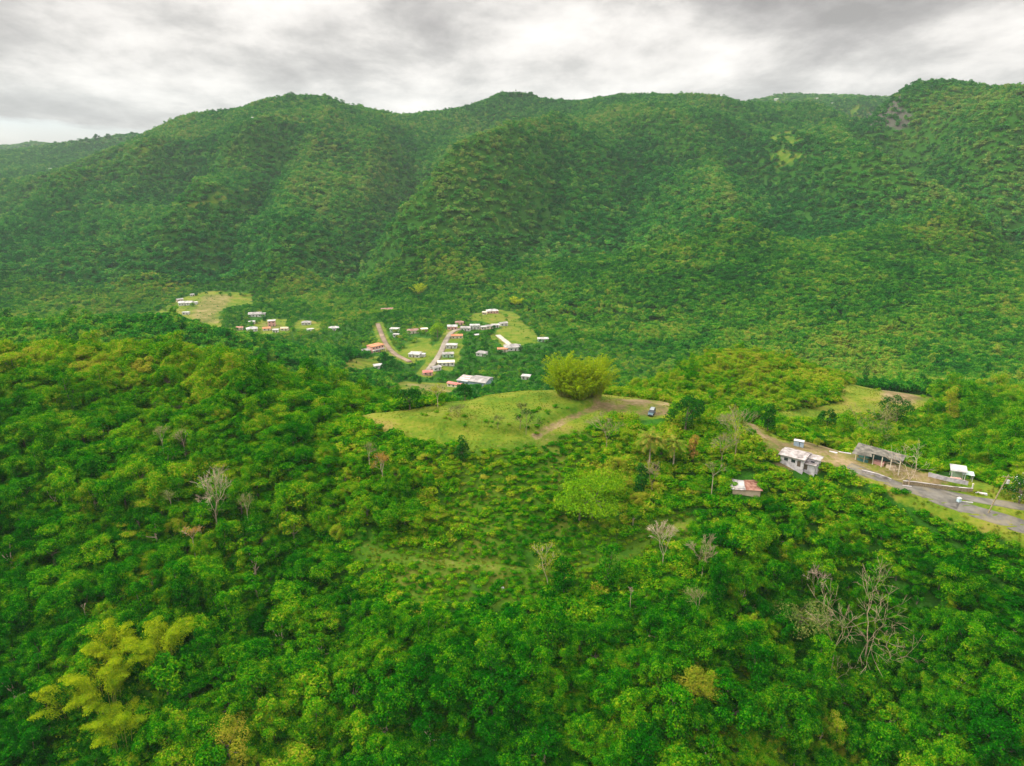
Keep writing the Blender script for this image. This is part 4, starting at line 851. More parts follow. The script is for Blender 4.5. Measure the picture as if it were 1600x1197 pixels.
loft([(-2.1, [(.86, 1.065), (.72, 1.5)]), (-1.75, [(.87, 1.07), (.73, 1.66)]), (.1, [(.86, 1.07), (.72, 1.68)]), (.35, [(.86, 1.07), (.72, 1.62)]), (1.15, [(.82, 1.05), (.78, 1.08)])]).build('glasshouse', M_glass, e)
rf = loft([(-2.12, [(.70, 1.56), (.66, 1.62)]), (-1.7, [(.74, 1.665), (.70, 1.73)]), (0.0, [(.74, 1.685), (.70, 1.75)]), (.38, [(.70, 1.625), (.66, 1.68)])]).build('roof', M_carroof, e)
for s in (-1, 1):
    MB().tube([(-1.6, s * .66, 1.80), (-.1, s * .66, 1.82)], [.03, .03], 6).build('roof_rail', M_plastic, rf)
    for x, y in ((.32, .80), (-.75, .885), (-1.65, .80)):
        MB().add([(x - .05, s * .885, 1.06), (x + .05, s * .885, 1.06), (x + .05 - .0, s * .735, 1.68), (x - .05, s * .735, 1.68), (x - .05, s * .84, 1.06), (x + .05, s * .84, 1.06), (x + .05, s * .70, 1.68), (x - .05, s * .70, 1.68)], [(0, 1, 2, 3), (7, 6, 5, 4), (0, 4, 5, 1), (3, 2, 6, 7), (0, 3, 7, 4), (1, 5, 6, 2)]).build('pillar', M_paint, e)
    MB().box(.75, .92, s * 1.04 - .09, s * 1.04 + .09, 1.02, 1.18).build('mirror', M_paint, e)
    MB().box(2.12, 2.30, s * .60 - .16, s * .60 + .16, .68, .84).build('headlight', M_lamp, e); MB().box(-2.33, -2.2, s * .68 - .1, s * .68 + .1, .8, 1.05).build('taillight', M_tail, e)
    for x in (-1.45, 1.45):
        wv = MB().tube([(x, s * .72, .34), (x, s * .74, .34), (x, s * .94, .34), (x, s * .96, .34)], [.30, .345, .345, .30], 20).build('wheel', M_tyre, e)
        MB().tube([(x, s * .955, .34), (x, s * .975, .34)], [.21, .19], 12).build('rim', M_rim, wv)
MB().box(2.28, 2.345, -.42, .42, .52, .74).build('grille', M_plastic, e); MB().box(2.2, 2.38, -.68, .68, .34, .47).build('bumper', M_plastic, e)

# ---------------------------------------------------------------- trees that stand out
SPEC = 0
def place_tree(name, label, cat, u, v, crownm, trunkm, R, H, canopy=5.0, group=None, rz=None):
    global SPEC; SPEC += 1
    p = hit(u, v, h=canopy); e = empty(name, p, (SPEC * 1.7) % 6.28 if rz is None else rz, label, cat, group)
    return p, e
def spec_tree(name, label, cat, u, v, style, leafm, wpx, hpx, n=2200, leaf=.5, canopy=4.0, barkm=None, keepr=None, group=None):
    """a leafy tree whose crown is wpx wide and hpx tall on the photo, its crown's foot at (u, v)"""
    p, e = place_tree(name, label, cat, u, v, None, None, 0, 0, canopy, group)
    R = wpx * mpp(p) / 2; H = canopy * .7 + vert(p, hpx) * (0.95 if style != 'flat' else 0.7)
    (V, Q), lob = crown(900 + SPEC, n, leaf, style, R=R, H=H)
    o = fastmesh('crown', V, Q, [leafm]); ob = bpy.data.objects.new('crown', o); COL.objects.link(ob); ob.parent = e
    tm = trunk_mb(lob, H, r0=.1 + .03 * R, seed=SPEC, limbs=7); tm.build('trunk', barkm or M_bark, e)
    keepfree(p, keepr or R * .75, False)
    return e
def branches(mb, p, d, r, ln, depth, rd, up=.15, spread=.55, tips=None):
    pts = [p]; rads = [r]; q = p.copy(); dd = d.copy(); n = 3
    for i in range(n):
        dd = (dd + Vector((rd.gauss(0, .13), rd.gauss(0, .13), rd.gauss(0, .10) + up * .25))).normalized(); q = q + dd * ln / n; pts.append(q.copy()); rads.append(max(r * (1 - .38 * (i + 1) / n), .03))
    mb.tube(pts, rads, 5 if depth > 1 else 3)
    if depth == 0:
        if tips is not None: tips.append(q)
        return
    k = rd.choice((2, 3, 3)) if depth > 1 else 4
    for j in range(k):
        ax = dd.orthogonal().normalized(); ax.rotate(Matrix.Rotation(rd.uniform(0, 6.28), 3, dd)); nd_ = dd.copy(); nd_.rotate(Matrix.Rotation(rd.uniform(spread * .5, spread * 1.25), 3, ax))
        st = pts[rd.choice((2, 3, 3))]; branches(mb, st, nd_, rads[-1] * .8, ln * rd.uniform(.62, .88), depth - 1, rd, up, spread, tips)
def bare_tree(label, u, v, hpx, spread=.5, material=M_pale, canopy=5.0, trunk_f=.35, seed=1, depth=5, r=.22, leaves=None, lean=(0, 0), name='bare_tree', cat='bare tree', nl=0, leaf=.35):
    p, e = place_tree(name, label, cat, u, v, None, None, 0, 0, canopy)
    r *= .68; H = canopy + vert(p, hpx); rd = random.Random(seed); T = canopy * .8 + (H - canopy) * trunk_f; top = Vector((lean[0] * T, lean[1] * T, T))
    MB().tube([(0, 0, -1), (top.x * .4, top.y * .4, T * .5), top], [r * 1.25, r, r * .75], 6).build('trunk', material, e)
    mb = MB(); tips = []; ln = (H - T) * .42
    for k in range(3): 
        a = k * 2.09 + rd.uniform(-.5, .5); branches(mb, top.copy(), Vector((math.cos(a) * spread, math.sin(a) * spread, 1)).normalized(), r * .6, ln, depth - 2, rd, .15, spread * 1.1, tips)
    mb.build('branches', material, e)
    if leaves:
        rng = np.random.default_rng(seed); tp = np.array([tuple(t_) for t_ in tips]); Pt = tp[rng.integers(0, len(tp), nl)] + rng.normal(size=(nl, 3)) * [.5, .5, .3]
        V, Q = cards(Pt, rng.normal(size=(nl, 3)) * .5 + [0, 0, 1], leaf * rng.uniform(.6, 1.3, nl), rng); ob = bpy.data.objects.new('foliage', fastmesh('foliage', V, Q, [leaves])); COL.objects.link(ob); ob.parent = e
    keepfree(p, 2.0, False)
    return e
bare_tree('tall pinkish leafless tree forking wide, standing out left of the centre', 338, 812, 62, .5, M_pale, 4, .25, 3, 6, .26)
bare_tree('smaller leafless branch fan leaning right beside the tall pinkish one', 346, 815, 42, .6, M_grey, 3, .2, 12, 5, .18, lean=(.35, 0))
bare_tree('broad leafless tree with wide grey branches in the lower right gully', 1353, 1020, 100, .6, M_grey, 5, .2, 21, 6, .30)
bare_tree('leaning slim leafless tree left of the broad one in the lower right gully', 1298, 1060, 92, .45, M_grey, 4, .45, 24, 5, .2, lean=(.12, .1))
bare_tree('leafless shrub-like tree low at the foot of the leaning slim one', 1305, 1065, 38, .8, M_grey, 2, .1, 28, 5, .14)
bare_tree('spreading leafless limb right of the broad leafless tree', 1395, 1035, 45, .9, M_grey, 4, .15, 31, 5, .16)
bare_tree('chalk-white leafless tree at the top right end of the lower track', 1036, 872, 42, .4, M_pale, 3, .15, 41, 6, .16)
bare_tree('fan-shaped leafless tree right of the chalk-white one', 1098, 888, 38, .42, M_grey, 4, .12, 44, 6, .18)
bare_tree('small chalky leafless tree above the olive crown on the lower right slope', 1273, 918, 26, .45, M_pale, 4, .1, 47, 6, .13)
bare_tree('thin tree with bare trunk and tuft of olive leaves right of the lower slope centre', 1090, 955, 28, .5, M_grey, 5, .3, 51, 5, .14, leaves=M_olive, nl=500)
bare_tree('leafless round brush under the palms', 1019, 755, 24, .5, M_grey, 3, .1, 55, 6, .13)
bare_tree('leafless grey thicket tree left of the palms', 948, 690, 40, .55, M_grey, 3, .15, 58, 6, .15, leaves=M_olive, nl=350)
bare_tree('dry grey tree left of the abandoned house beside the track', 1150, 700, 48, .5, M_grey, 4, .2, 61, 6, .2, leaves=M_olive, nl=500)
bare_tree('dry grey tree lower left of the track with bare stems', 1128, 715, 32, .5, M_grey, 3, .2, 64, 6, .16, leaves=M_olive, nl=400)
bare_tree('dry tree with straight pale trunk above the tin-roofed shack', 1112, 768, 45, .35, M_pale, 3, .6, 67, 5, .17, leaves=M_olive, nl=300)
bare_tree('leafless tree with thick twisted branches beside the road', 1420, 757, 58, .75, M_pale, .3, .12, 71, 5, .26)
bare_tree('half-bare spreading tree behind the open shelter', 1352, 692, 52, .6, M_grey, 3, .15, 74, 6, .26, leaves=M_olive, nl=1500, leaf=.45)
bare_tree('dead branches piled against the right end of the open shelter', 1397, 743, 22, .9, M_pale, .3, .05, 78, 5, .12)
bare_tree('orange-topped pale tree left of the front slope', 598, 748, 32, .35, M_pale, 3, .35, 81, 5, .2, leaves=M_orange, nl=900)
bare_tree('tall slim pale-trunked tree left of the orange-topped one', 577, 722, 26, .4, M_pale, 4, .45, 84, 5, .14, leaves=M_olive, nl=450)
bare_tree('slim pale-trunked tree, left one of the pair on the left hillside', 257, 715, 44, .35, M_pale, 4, .65, 87, 5, .15, leaves=M_olive, nl=450)
bare_tree('slim pale-trunked tree, right one of the pair on the left hillside', 290, 714, 40, .4, M_pale, 4, .6, 90, 5, .15, leaves=M_olive, nl=350)
bare_tree('slim pale-trunked tree left of the tall pinkish leafless tree', 269, 800, 30, .4, M_pale, 4, .55, 93, 5, .14, leaves=M_olive, nl=450)
bare_tree('slim tree with pinkish tuft and bare trunk under the pinkish leafless tree', 304, 862, 36, .4, M_pale, 4, .65, 96, 5, .14, leaves=M_orange, nl=350)
bare_tree('slim straight pale trunk right of the pinkish leafless tree', 389, 824, 46, .35, M_pale, 4, .6, 99, 5, .15, leaves=M_olive, nl=500)
bare_tree('curved white-stemmed tree leaning left over the lower track', 858, 905, 46, .5, M_pale, 2, .35, 102, 5, .17, lean=(-.3, 0), leaves=M_yellow, nl=900)
bare_tree('thin tree leaning left on the grassy mound', 812, 668, 38, .3, M_grey, .3, .7, 105, 5, .14, lean=(-.35, 0), leaves=M_olive, nl=450)
bare_tree('leafy sapling tangle in the middle of the grassy mound', 822, 678, 32, .4, M_grey, .3, .25, 108, 5, .12, leaves=M_dark, nl=900)
bare_tree('thin dark sapling on the grassy mound left of the tangle', 778, 668, 18, .35, M_grey, .3, .4, 111, 4, .1, leaves=M_olive, nl=350)
bare_tree('dry bush on the left end of the grassy mound', 716, 648, 16, .8, M_grey, .3, .05, 114, 5, .1, leaves=M_olive, nl=550)
bare_tree('pale-trunked tree beyond the left end of the grassy mound', 684, 634, 28, .45, M_pale, .5, .4, 117, 5, .18, leaves=M_yellow, nl=800)
bare_tree('white broken stem at the centre of the lower slope', 985, 940, 22, .25, M_pale, 3, .6, 120, 4, .1)
bare_tree('thin bare stem near the top left of the yellow bamboo', 134, 965, 22, .2, M_pale, 4, .8, 123, 4, .1)
spec_tree('dense_tree', 'big round very dark tree right of the parked car', 'tree', 1071, 672, 'round', M_dark, 60, 58, 3400, .5, 1.0, keepr=5)
spec_tree('lime_tree', 'bright lime green tree with wide layered crown below the hilltop grass', 'tree', 925, 792, 'flat', M_lime, 118, 74, 6500, .5, 3, keepr=4)
spec_tree('lime_tree', 'flat bright green tree at the left of the layered lime one', 'tree', 905, 800, 'flat', M_lime, 60, 44, 2200, .45, 3, keepr=2)
spec_tree('olive_tree', 'olive green domed tree under the small chalky leafless tree', 'tree', 1252, 965, 'flat', M_olive, 92, 52, 3000, .45, 4, keepr=4)
spec_tree('columnar_tree', 'dark leafy column right of the track, leaning over the slope', 'tree', 1199, 672, 'tall', M_dark, 30, 40, 1700, .5, .5)
spec_tree('columnar_tree', 'dark vine-covered column at the far edge of the right clearing', 'tree', 1352, 598, 'tall', M_dark, 20, 30, 1300, .7, .5)
spec_tree('dark_tree', 'dark domed tree in front of the right clearing', 'tree', 1400, 660, 'round', M_dark, 50, 45, 2400, .6, 1)
spec_tree('dark_tree', 'dark round tree left of the half-bare spreading tree', 'tree', 1292, 668, 'round', M_dark, 34, 32, 1800, .5, 1)
spec_tree('dark_tree', 'dark oval tree behind the left end of the grassy mound', 'tree', 640, 638, 'round', M_dark, 40, 32, 2000, .5, .5)
spec_tree('dark_tree', 'dark small tree behind the mound, right of the pale-trunked one', 'tree', 726, 624, 'round', M_dark, 26, 26, 1400, .5, .5)
spec_tree('ball_bush', 'small round yellow-green bush behind the abandoned house', 'bush', 1277, 697, 'round', M_yellow, 15, 13, 700, .3, .1, keepr=1.5)
spec_tree('flowering_shrub', 'green shrub dotted with white flowers at the right edge by the driveway', 'shrub', 1592, 785, 'round', M_dark, 46, 42, 1900, .4, .3, keepr=3)
spec_tree('round_tree', 'bright round tree in the village left of the concrete road', 'tree', 684, 527, 'round', M_lime, 30, 24, 1200, 1.0, 1)
spec_tree('yellow_tree', 'yellow-green tree at the bottom left under the bamboo', 'tree', 355, 1165, 'round', M_yellow, 88, 40, 4600, .34, 5, keepr=4)
spec_tree('yellow_tree', 'yellowish lumpy tree at the bottom centre right', 'tree', 1085, 1075, 'round', M_yellow, 62, 36, 3600, .32, 5, keepr=3)
spec_tree('orange_tree', 'orange-leaved tree right of the palms', 'tree', 1084, 712, 'tall', M_orange, 24, 34, 700, .45, 2)
spec_tree('dark_tree', 'tall dark tree standing alone under the front of the grassy mound', 'tree', 721, 706, 'tall', M_dark, 26, 26, 1300, .45, 3)
spec_tree('dark_tree', 'dark tree beside the upright stem under the left palm', 'tree', 1002, 758, 'tall', M_dark, 30, 36, 1400, .5, 3)
spec_tree('dark_tree', 'tall narrow vine-covered tree between the two parts of the lower track', 'tree', 880, 915, 'tall', M_leaf, 48, 40, 1800, .5, 3)
spec_tree('dark_tree', 'dark pillar of vines right of the lower track gap', 'tree', 950, 900, 'tall', M_leaf, 50, 46, 2000, .5, 3)
# white blossoms on the flowering shrub
fs = [o for o in COL.objects if o.name.startswith('flowering_shrub')][0]; rng = np.random.default_rng(8); cme = [c for c in fs.children if c.name.startswith('crown')][0].data
co = np.zeros(len(cme.vertices) * 3, np.float32); cme.vertices.foreach_get('co', co); co = co.reshape(-1, 3); k = rng.choice(len(co), 170, replace=False)
V, Q = cards(co[k] * 1.04, rng.normal(size=(170, 3)) + [0, 0, 1], np.full(170, .28), rng, .9); ob = bpy.data.objects.new('blossoms', fastmesh('blossoms', V, Q, [M_white])); COL.objects.link(ob); ob.parent = fs
for c_ in COL.objects:
    if c_.name.startswith('crown') and c_.data.materials[0] == M_leaf: c_['tint'] = 0.22

# coconut palms
def palm(label, u, v, hpx, cpx, nf=20, seed=1, canopy=2.0):
    p, e = place_tree('palm_tree', label, 'palm tree', u, v, None, None, 0, 0, canopy); H = canopy + vert(p, hpx); R = cpx * mpp(p) / 2; rd = random.Random(seed); rng = np.random.default_rng(seed)
    MB().tube([(0, 0, -1), (.1, 0, H * .5), (0, 0, H)], [.26, .2, .17], 8).build('trunk', M_pale, e)
    for i in range(nf):
        a = i * 2.399 + rd.uniform(-.2, .2); el = rd.uniform(-.15, 1.1) if i > 4 else rd.uniform(-.5, 0); Lf = R * rd.uniform(.95, 1.2); pts = []; q = np.array([0, 0, H]); ang = el
        for j in range(9): pts.append(q.copy()); q = q + np.array([math.cos(a) * math.cos(ang), math.sin(a) * math.cos(ang), math.sin(ang)]) * Lf / 8; ang -= .17
        mb = MB().tube(pts, [.06 - .005 * j for j in range(9)], 3); sd_ = np.array([-math.sin(a), math.cos(a), 0])
        for j in range(1, 9):
            for kk in range(3):
                b0 = pts[j - 1] + (pts[j] - pts[j - 1]) * kk / 3; ll = Lf * .24 * math.sin(PI * min(.95, (j + kk / 3) / 9)) + .25; fw = (pts[j] - pts[j - 1]) / (np.linalg.norm(pts[j] - pts[j - 1]) + 1e-6)
                for s in (-1, 1):
                    tip = b0 + sd_ * s * ll * .8 + fw * ll * .45 + np.array([0, 0, -ll * rd.uniform(.25, .6)]); mb.add([b0, b0 + fw * .34, tip], [(0, 1, 2)])
        mb.build('frond', M_palm, e)
    keepfree(p, 4.6, False)
palm('tall coconut palm with drooping fronds below the parked car', 1015, 722, 36, 50, 22, 4)
palm('shorter coconut palm with yellowing fronds right of the tall one', 1052, 722, 30, 46, 16, 9)

# bamboo
def bamboo(label, u, v, hpx, wpx, nculm, seed, canopy=.3, droop=1.0, plume=1.6, nleaf=110, leaf=.42, droopdir=None):
    p, e = place_tree('bamboo_clump', label, 'bamboo', u, v, None, None, 0, 0, canopy, None, 0); H = canopy + vert(p, hpx); R = wpx * mpp(p) / 2; rd = random.Random(seed); rng = np.random.default_rng(seed); mb = MB(); PT = []; NN = []
    for i in range(nculm):
        a = rd.uniform(0, 6.283); out_ = R * math.sqrt(rd.uniform(.02, 1)); hh = H * rd.uniform(.5 if droop < 1 else .72, 1.04) * (1.05 - .30 * (out_ / R) ** 2); base = Vector((math.cos(a) * out_ * .3, math.sin(a) * out_ * .3, -1)); dx, dy = math.cos(a) * out_ * .7, math.sin(a) * out_ * .7
        if droopdir: dx += droopdir[0] * R * .3; dy += droopdir[1] * R * .3
        pts = []
        for j in range(9):
            f = j / 8; pts.append(Vector((base.x + dx * f ** 2.0, base.y + dy * f ** 2.0, -1 + (hh + 1) * (f * 1.25 - droop * .27 * f ** 3.2))))
        mb.tube(pts, [.07 - .006 * j for j in range(9)], 4)
        for j in range(nleaf):
            f = rd.uniform(.12 if droop < 1 else .3, 1) ** .75; k = min(7, int(f * 8)); q = pts[k].lerp(pts[k + 1], f * 8 - k); w2 = plume * (.45 + .55 * math.sin(PI * min(1, (f - .25) / .75))) * rd.uniform(.1, 1); b2 = rd.uniform(0, 6.283)
            PT.append((q.x + math.cos(b2) * w2, q.y + math.sin(b2) * w2, q.z - w2 * rd.uniform(-.15, .5))); NN.append((math.cos(b2) * .7, math.sin(b2) * .7, .8))
    mb.build('culms', M_culm, e); PT = np.array(PT); NN = np.array(NN) + rng.normal(size=PT.shape) * .3
    V, Q = cards(PT, NN, leaf * rng.uniform(.6, 1.4, len(PT)), rng, .32); ob = bpy.data.objects.new('foliage', fastmesh('foliage', V, Q, [M_bamboo])); COL.objects.link(ob); ob.parent = e; keepfree(p, R * .6, False)
bamboo('left half of the tall golden bamboo stand at the back edge of the clearing', 884, 616, 64, 82, 120, 5, .2, .85, 1.5, 200, .5)
bamboo('right half of the tall golden bamboo stand at the back edge of the clearing', 928, 617, 61, 80, 120, 6, .2, .85, 1.5, 200, .5)
bamboo('short middle part of the golden bamboo stand, in front of the two tall halves', 906, 621, 42, 66, 80, 7, .2, .9, 1.7, 240, .5)
for lb, u, v, hp, wp, nc, sd_, dd in (('upper right plumes of the yellow bamboo in the lower left corner', 250, 1030, 80, 120, 16, 31, (.5, .2)), ('upper middle plumes of the yellow bamboo in the lower left corner', 180, 1020, 62, 110, 12, 32, (0, .2)),
                                  ('central plumes of the yellow bamboo in the lower left corner', 165, 1080, 75, 130, 18, 33, (-.1, 0)), ('leftmost plumes of the yellow bamboo in the lower left corner', 110, 1095, 45, 110, 12, 34, (-.5, 0)),
                                  ('lowest plumes of the yellow bamboo in the lower left corner', 190, 1140, 55, 120, 12, 35, (.2, -.2))):
    bamboo(lb, u, v, hp, wp, nc, sd_, 5, 1.95, 1.7, 800, .42, dd)
bamboo('small rounded bamboo tuft left of the golden stand, at the foot of the mountain', 655, 462, 22, 34, 16, 36, 2, 1.2, 3.0, 90, 1.3)
bamboo('small pale bamboo tuft above the green field of the village', 806, 478, 18, 30, 14, 37, 2, 1.2, 3.0, 90, 1.3)

# lone trees standing up from the skylines
for k_, (u, v, s_, lb) in enumerate([(783,152,1.5,0),(791,152,1.1,0),(799,151,1.8,0),(811,151,2.0,0),(821,151,1.7,0),(829,151,1.9,0),(838,152,1.3,0),(852,154,1.4,0),(873,156,1.6,0),(905,160,1.2,0),(126,221,2.2,1),(136,219,1.8,1),(152,217,2.6,1),(158,217,1.8,1),(170,216,2.4,1),(188,216,1.8,1),(968,150,1.5,2),(1140,158,1.4,2)]):
    p = hit(u, v + 3); (e) = empty('skyline_tree', (p[0], p[1], p[2] - 1), k_, 'small dark tree ' + ('breaking the skyline of the middle summit', 'breaking the skyline of the low far left ridge', 'on the skyline right of the middle summit')[lb], 'tree', 'lone trees on the skylines')
    o = bpy.data.objects.new('crown', mid_col.objects[(0, 2, 4)[k_ % 3]].data); COL.objects.link(o); o.parent = e; o.scale = (s_ * 1.1, s_ * 1.1, s_ * 1.25); o['tint'] = .1
    MB().tube([(0, 0, -2), (0, 0, 5 * s_)], [.5, .3], 5).build('trunk', M_bark, e)

# ================================================================= the forest
def thin(p, h_, rng, lo=.35):
    """keep clearings, roads and houses open: drop trees on them, stunt trees that would stand over them"""
    z = ground(p[:, 0], p[:, 1]); g, d, r = masks(p[:, 0], p[:, 1]); ok = free(p) & (np.maximum(np.maximum(g, d), r) < np.where((p[:, 1] > 400) & (rng.random(len(p)) < .20), 2, .5)) & ((SCRUB < .5) | (rng.random(len(p)) < np.where(p[:, 1] < 240, .17, .5)))
    for ln, wd in ((ROADA, 4.4), (ROADB, 3.6), (VROAD1, 6), (VROAD2, 5), (VROAD3, 6)): ok &= pdist(p[:, 0], p[:, 1], ln) > wd
    zt = np.minimum(z + h_ * .9, -5.0); q = p * (np.where(z + h_ < -8, np.minimum(z, -6) / zt, 1.0))[:, None]
    g2, d2, r2 = masks(q[:, 0], q[:, 1]); bad = (np.maximum(g2, d2) > .6) | ~free(q)
    for ln, wd in ((ROADA, 3.4), (ROADB, 2.6), (VROAD1, 4), (VROAD2, 4)): bad |= pdist(q[:, 0], q[:, 1], ln) < wd
    bad &= p[:, 1] < 1000
    f = np.where(bad & (rng.random(len(p)) < .93), lo, 1.0)
    return ok, f, z
def regional(x, y):
    """how yellow the foliage of each stretch of hillside is: ridge crests yellower, gullies deep green"""
    t_ = 0.43 + .30 * fbm(x, y, 60, 3, 55)
    u, v, cz = project(np.stack([x, y, ground(x, y)], 1))
    gul = np.exp(-((u - 1330) / 200) ** 2 - ((v - 950) / 170) ** 2) * (y < 240) + .7 * np.exp(-((u - 470) / 110) ** 2 - ((v - 960) / 130) ** 2) * (y < 240) + .5 * np.exp(-((u - 1150) / 100) ** 2 - ((v - 800) / 60) ** 2) * (y < 240)
    crest = .7 * np.exp(-((v - 580) / 55) ** 2) * (y < 350) * (u < 560) + .35 * np.exp(-((v - 590) / 50) ** 2) * (y < 400) * (u > 950) + .25 * np.exp(-((u - 780) / 230) ** 2 - ((v - 780) / 110) ** 2) + .25 * np.exp(-((u - 850) / 330) ** 2 - ((v - 1080) / 120) ** 2) * (y < 240)
    return t_ - .34 * gul + .30 * crest - .10 * sstep(750, 1100, v) * (y < 240)
P1, rng = grid_pts(84, 345, 3.75, 11, .78, 20)
hz = np.clip(hsize(P1[:, 0], P1[:, 1]), 2.6, 9) * rng.uniform(.5, 1.55, len(P1)); masks(P1[:, 0], P1[:, 1]); hz = np.where(SCRUB > .5, hz * .7, hz)
inS = inpoly(P1[:, 0], P1[:, 1], SLOPE)
ok, f, z = thin(P1, hz, rng); kp = ok & ~((hz < 4) & (rng.random(len(P1)) < .3)); P1, hz, f, z = P1[kp], hz[kp], f[kp], z[kp]
sc = hz / 8 * f; rad = sc * 4
variant = rng.choice(8, len(P1), p=[.17, .16, .15, .12, .11, .13, .07, .09]); tint = regional(P1[:, 0], P1[:, 1]) + rng.normal(0, .09, len(P1)) + np.where(rng.random(len(P1)) < .05, .3, 0)
wd = sc * rng.uniform(.9, 1.2, len(P1)); sv = np.stack([wd, wd, sc * rng.uniform(.9, 1.15, len(P1))], 1)
sv[:, :2] *= np.where(hz < 5, 1.25, 1.0)[:, None]
pos = np.stack([P1[:, 0], P1[:, 1], z - .25], 1)
u, v, cz = project(pos + np.array([0, 0, 4]))
infr = (u > -5) & (u < 1605) & (v > 0) & (v < 1215) & (f > .9)
app = np.where(infr, rad / cz, 0); order = np.argsort(-app)[:300]; solo = np.zeros(len(P1), bool); solo[order] = True
print('near trees', len(P1), 'solo', solo.sum())
scatter('forest', pos[~solo], sv[~solo], variant[~solo], tint[~solo], near_col, 'dense green tropical forest covering the near hillsides', 'forest', seed=1)
TN = ['deep green', 'dark green', 'mid green', 'fresh green', 'yellow-green', 'yellowish']
def zone(u, v):
    if v < 1020:
        col_ = ['far left above bamboo', 'above the yellow bamboo', 'on lower left slope', 'below the lower track', 'on lower centre slope', 'near lower right gully', 'on lower right slope', 'at far right'][min(7, max(0, int(u / 200)))]
    else:
        col_ = ['in bottom left corner', 'right of yellow bamboo', 'bottom left of centre', 'bottom centre left', 'bottom centre right', 'bottom right of centre', 'in bottom right gully', 'in bottom right corner'][min(7, max(0, int(u / 200)))]
    return col_
szs = np.quantile(sc[order], [.33, .66]); first = {}
for n_i, i in enumerate(order):
    lk_ = LOOK[variant[i]][1]; sz = 'small' if sc[i] < szs[0] else 'medium' if sc[i] < szs[1] else 'large'
    tn = TN[int(np.clip(tint[i] * 6.5, 0, 5))]
    lb = f"{sz} {tn} tree, {lk_}, {zone(u[i], v[i])}"
    e = bpy.data.objects.new('forest_tree', None); COL.objects.link(e); e.location = pos[i]; e.rotation_euler = (0, 0, rng.uniform(0, 6.28)); e.scale = sv[i]
    tag(e, lb, 'tree', 'broadleaf trees of the near forest')
    for nm, me in (('crown', PROTO[variant[i]][0]), ('trunk', PROTO[variant[i]][1])):
        o = bpy.data.objects.new(nm, me); COL.objects.link(o); o.parent = e
        if nm == 'crown': o['tint'] = float(tint[i])
# undergrowth: shrubs and vine tangle
P2, rng = grid_pts(84, 345, 2.05, 12, .78, 18)
g, d, r = masks(P2[:, 0], P2[:, 1]); SC2 = SCRUB; inS = SCRUB > .5; hh = hsize(P2[:, 0], P2[:, 1])
ok = free(P2, False) & (d < .35) & (((g < .5) & (~(SCRUB > .5) | (rng.random(len(P2)) < .66))) | ((fbm(P2[:, 0], P2[:, 1], 9, 2, 91) > .45) & (rng.random(len(P2)) < .2)))
for ln, w_ in ((ROADA, 4.0), (ROADB, 3.2), (PATH1, 2.4), (RUT, 1.5), (TRACKL, 1.6), (TRACKR, 1.6)): ok &= pdist(P2[:, 0], P2[:, 1], ln) > w_
ok &= ~(inpoly(P2[:, 0], P2[:, 1], PAD) & (rng.random(len(P2)) < .93))
P2, inS, g = P2[ok], inS[ok], g[ok]; z2 = ground(P2[:, 0], P2[:, 1]); s2 = rng.uniform(.7, 1.8, len(P2)) * np.where(inS, .55, 1.0) * np.where(g > .3, .5, 1) * np.where(inpoly(P2[:, 0], P2[:, 1], PAD), .5, 1)
scatter('undergrowth', np.stack([P2[:, 0], P2[:, 1], z2 - .1], 1), np.stack([s2 * 1.15, s2 * 1.15, s2 * rng.uniform(.7, 1.1, len(P2))], 1), rng.integers(0, 4, len(P2)), regional(P2[:, 0], P2[:, 1]) + rng.normal(.08, .1, len(P2)) + inS * .03, shrub_col, 'low shrubs and vines under and between the trees', 'undergrowth', seed=2)
# low bushy growth on the open slope
P7, rng = grid_pts(150, 215, 1.15, 17, .5, 0); masks(P7[:, 0], P7[:, 1]); ok = (SCRUB > .3) & free(P7, False) & (rng.random(len(P7)) < np.where(SCRUB > .8, .75, .1))
for ln, w_ in ((TRACKL, 1.3), (TRACKR, 1.3), (RUT, 1.5)): ok &= pdist(P7[:, 0], P7[:, 1], ln) > w_
P7 = P7[ok]; s7 = rng.uniform(.2, .6, len(P7)); print('scrub', len(P7))
scatter('scrub', np.stack([P7[:, 0], P7[:, 1], ground(P7[:, 0], P7[:, 1]) - .05], 1), np.stack([s7 * 1.3, s7 * 1.3, s7], 1), rng.integers(0, 4, len(P7)), .47 + .2 * fbm(P7[:, 0], P7[:, 1], 12, 3, 19) + rng.normal(0, .05, len(P7)), shrub_col, 'low olive scrub on the open front slope of the hill', 'scrub', seed=7)
# tufts of grass on the clearings
P3, rng = grid_pts(150, 310, .75, 13, .78, 5); uu, vv, _ = project(np.stack([P3[:, 0], P3[:, 1], np.full(len(P3), -85.0)], 1))
g, d, r = masks(P3[:, 0], P3[:, 1]); ok = (g > .5) & (d < .45) & free(P3, False) & (rng.random(len(P3)) < np.clip(.35 + .8 * fbm(P3[:, 0], P3[:, 1], 5, 3, 15), 0.05, 1))
for ln, w_ in ((ROADA, 3.6), (ROADB, 2.8)): ok &= pdist(P3[:, 0], P3[:, 1], ln) > w_
P3 = P3[ok]; s3 = rng.uniform(.5, 1.4, len(P3)); print('undergrowth', len(P2), 'grass', len(P3))
s3 *= .75 * np.where(inpoly(P3[:, 0], P3[:, 1], PAD) | inpoly(P3[:, 0], P3[:, 1], RCLEAR), .6, 1.2)
scatter('grass', np.stack([P3[:, 0], P3[:, 1], ground(P3[:, 0], P3[:, 1])], 1), np.stack([s3, s3, s3], 1), rng.integers(0, 3, len(P3)), np.zeros(len(P3)), grass_col, 'yellow-green tufts of grass on the clearings', 'grass', seed=3)
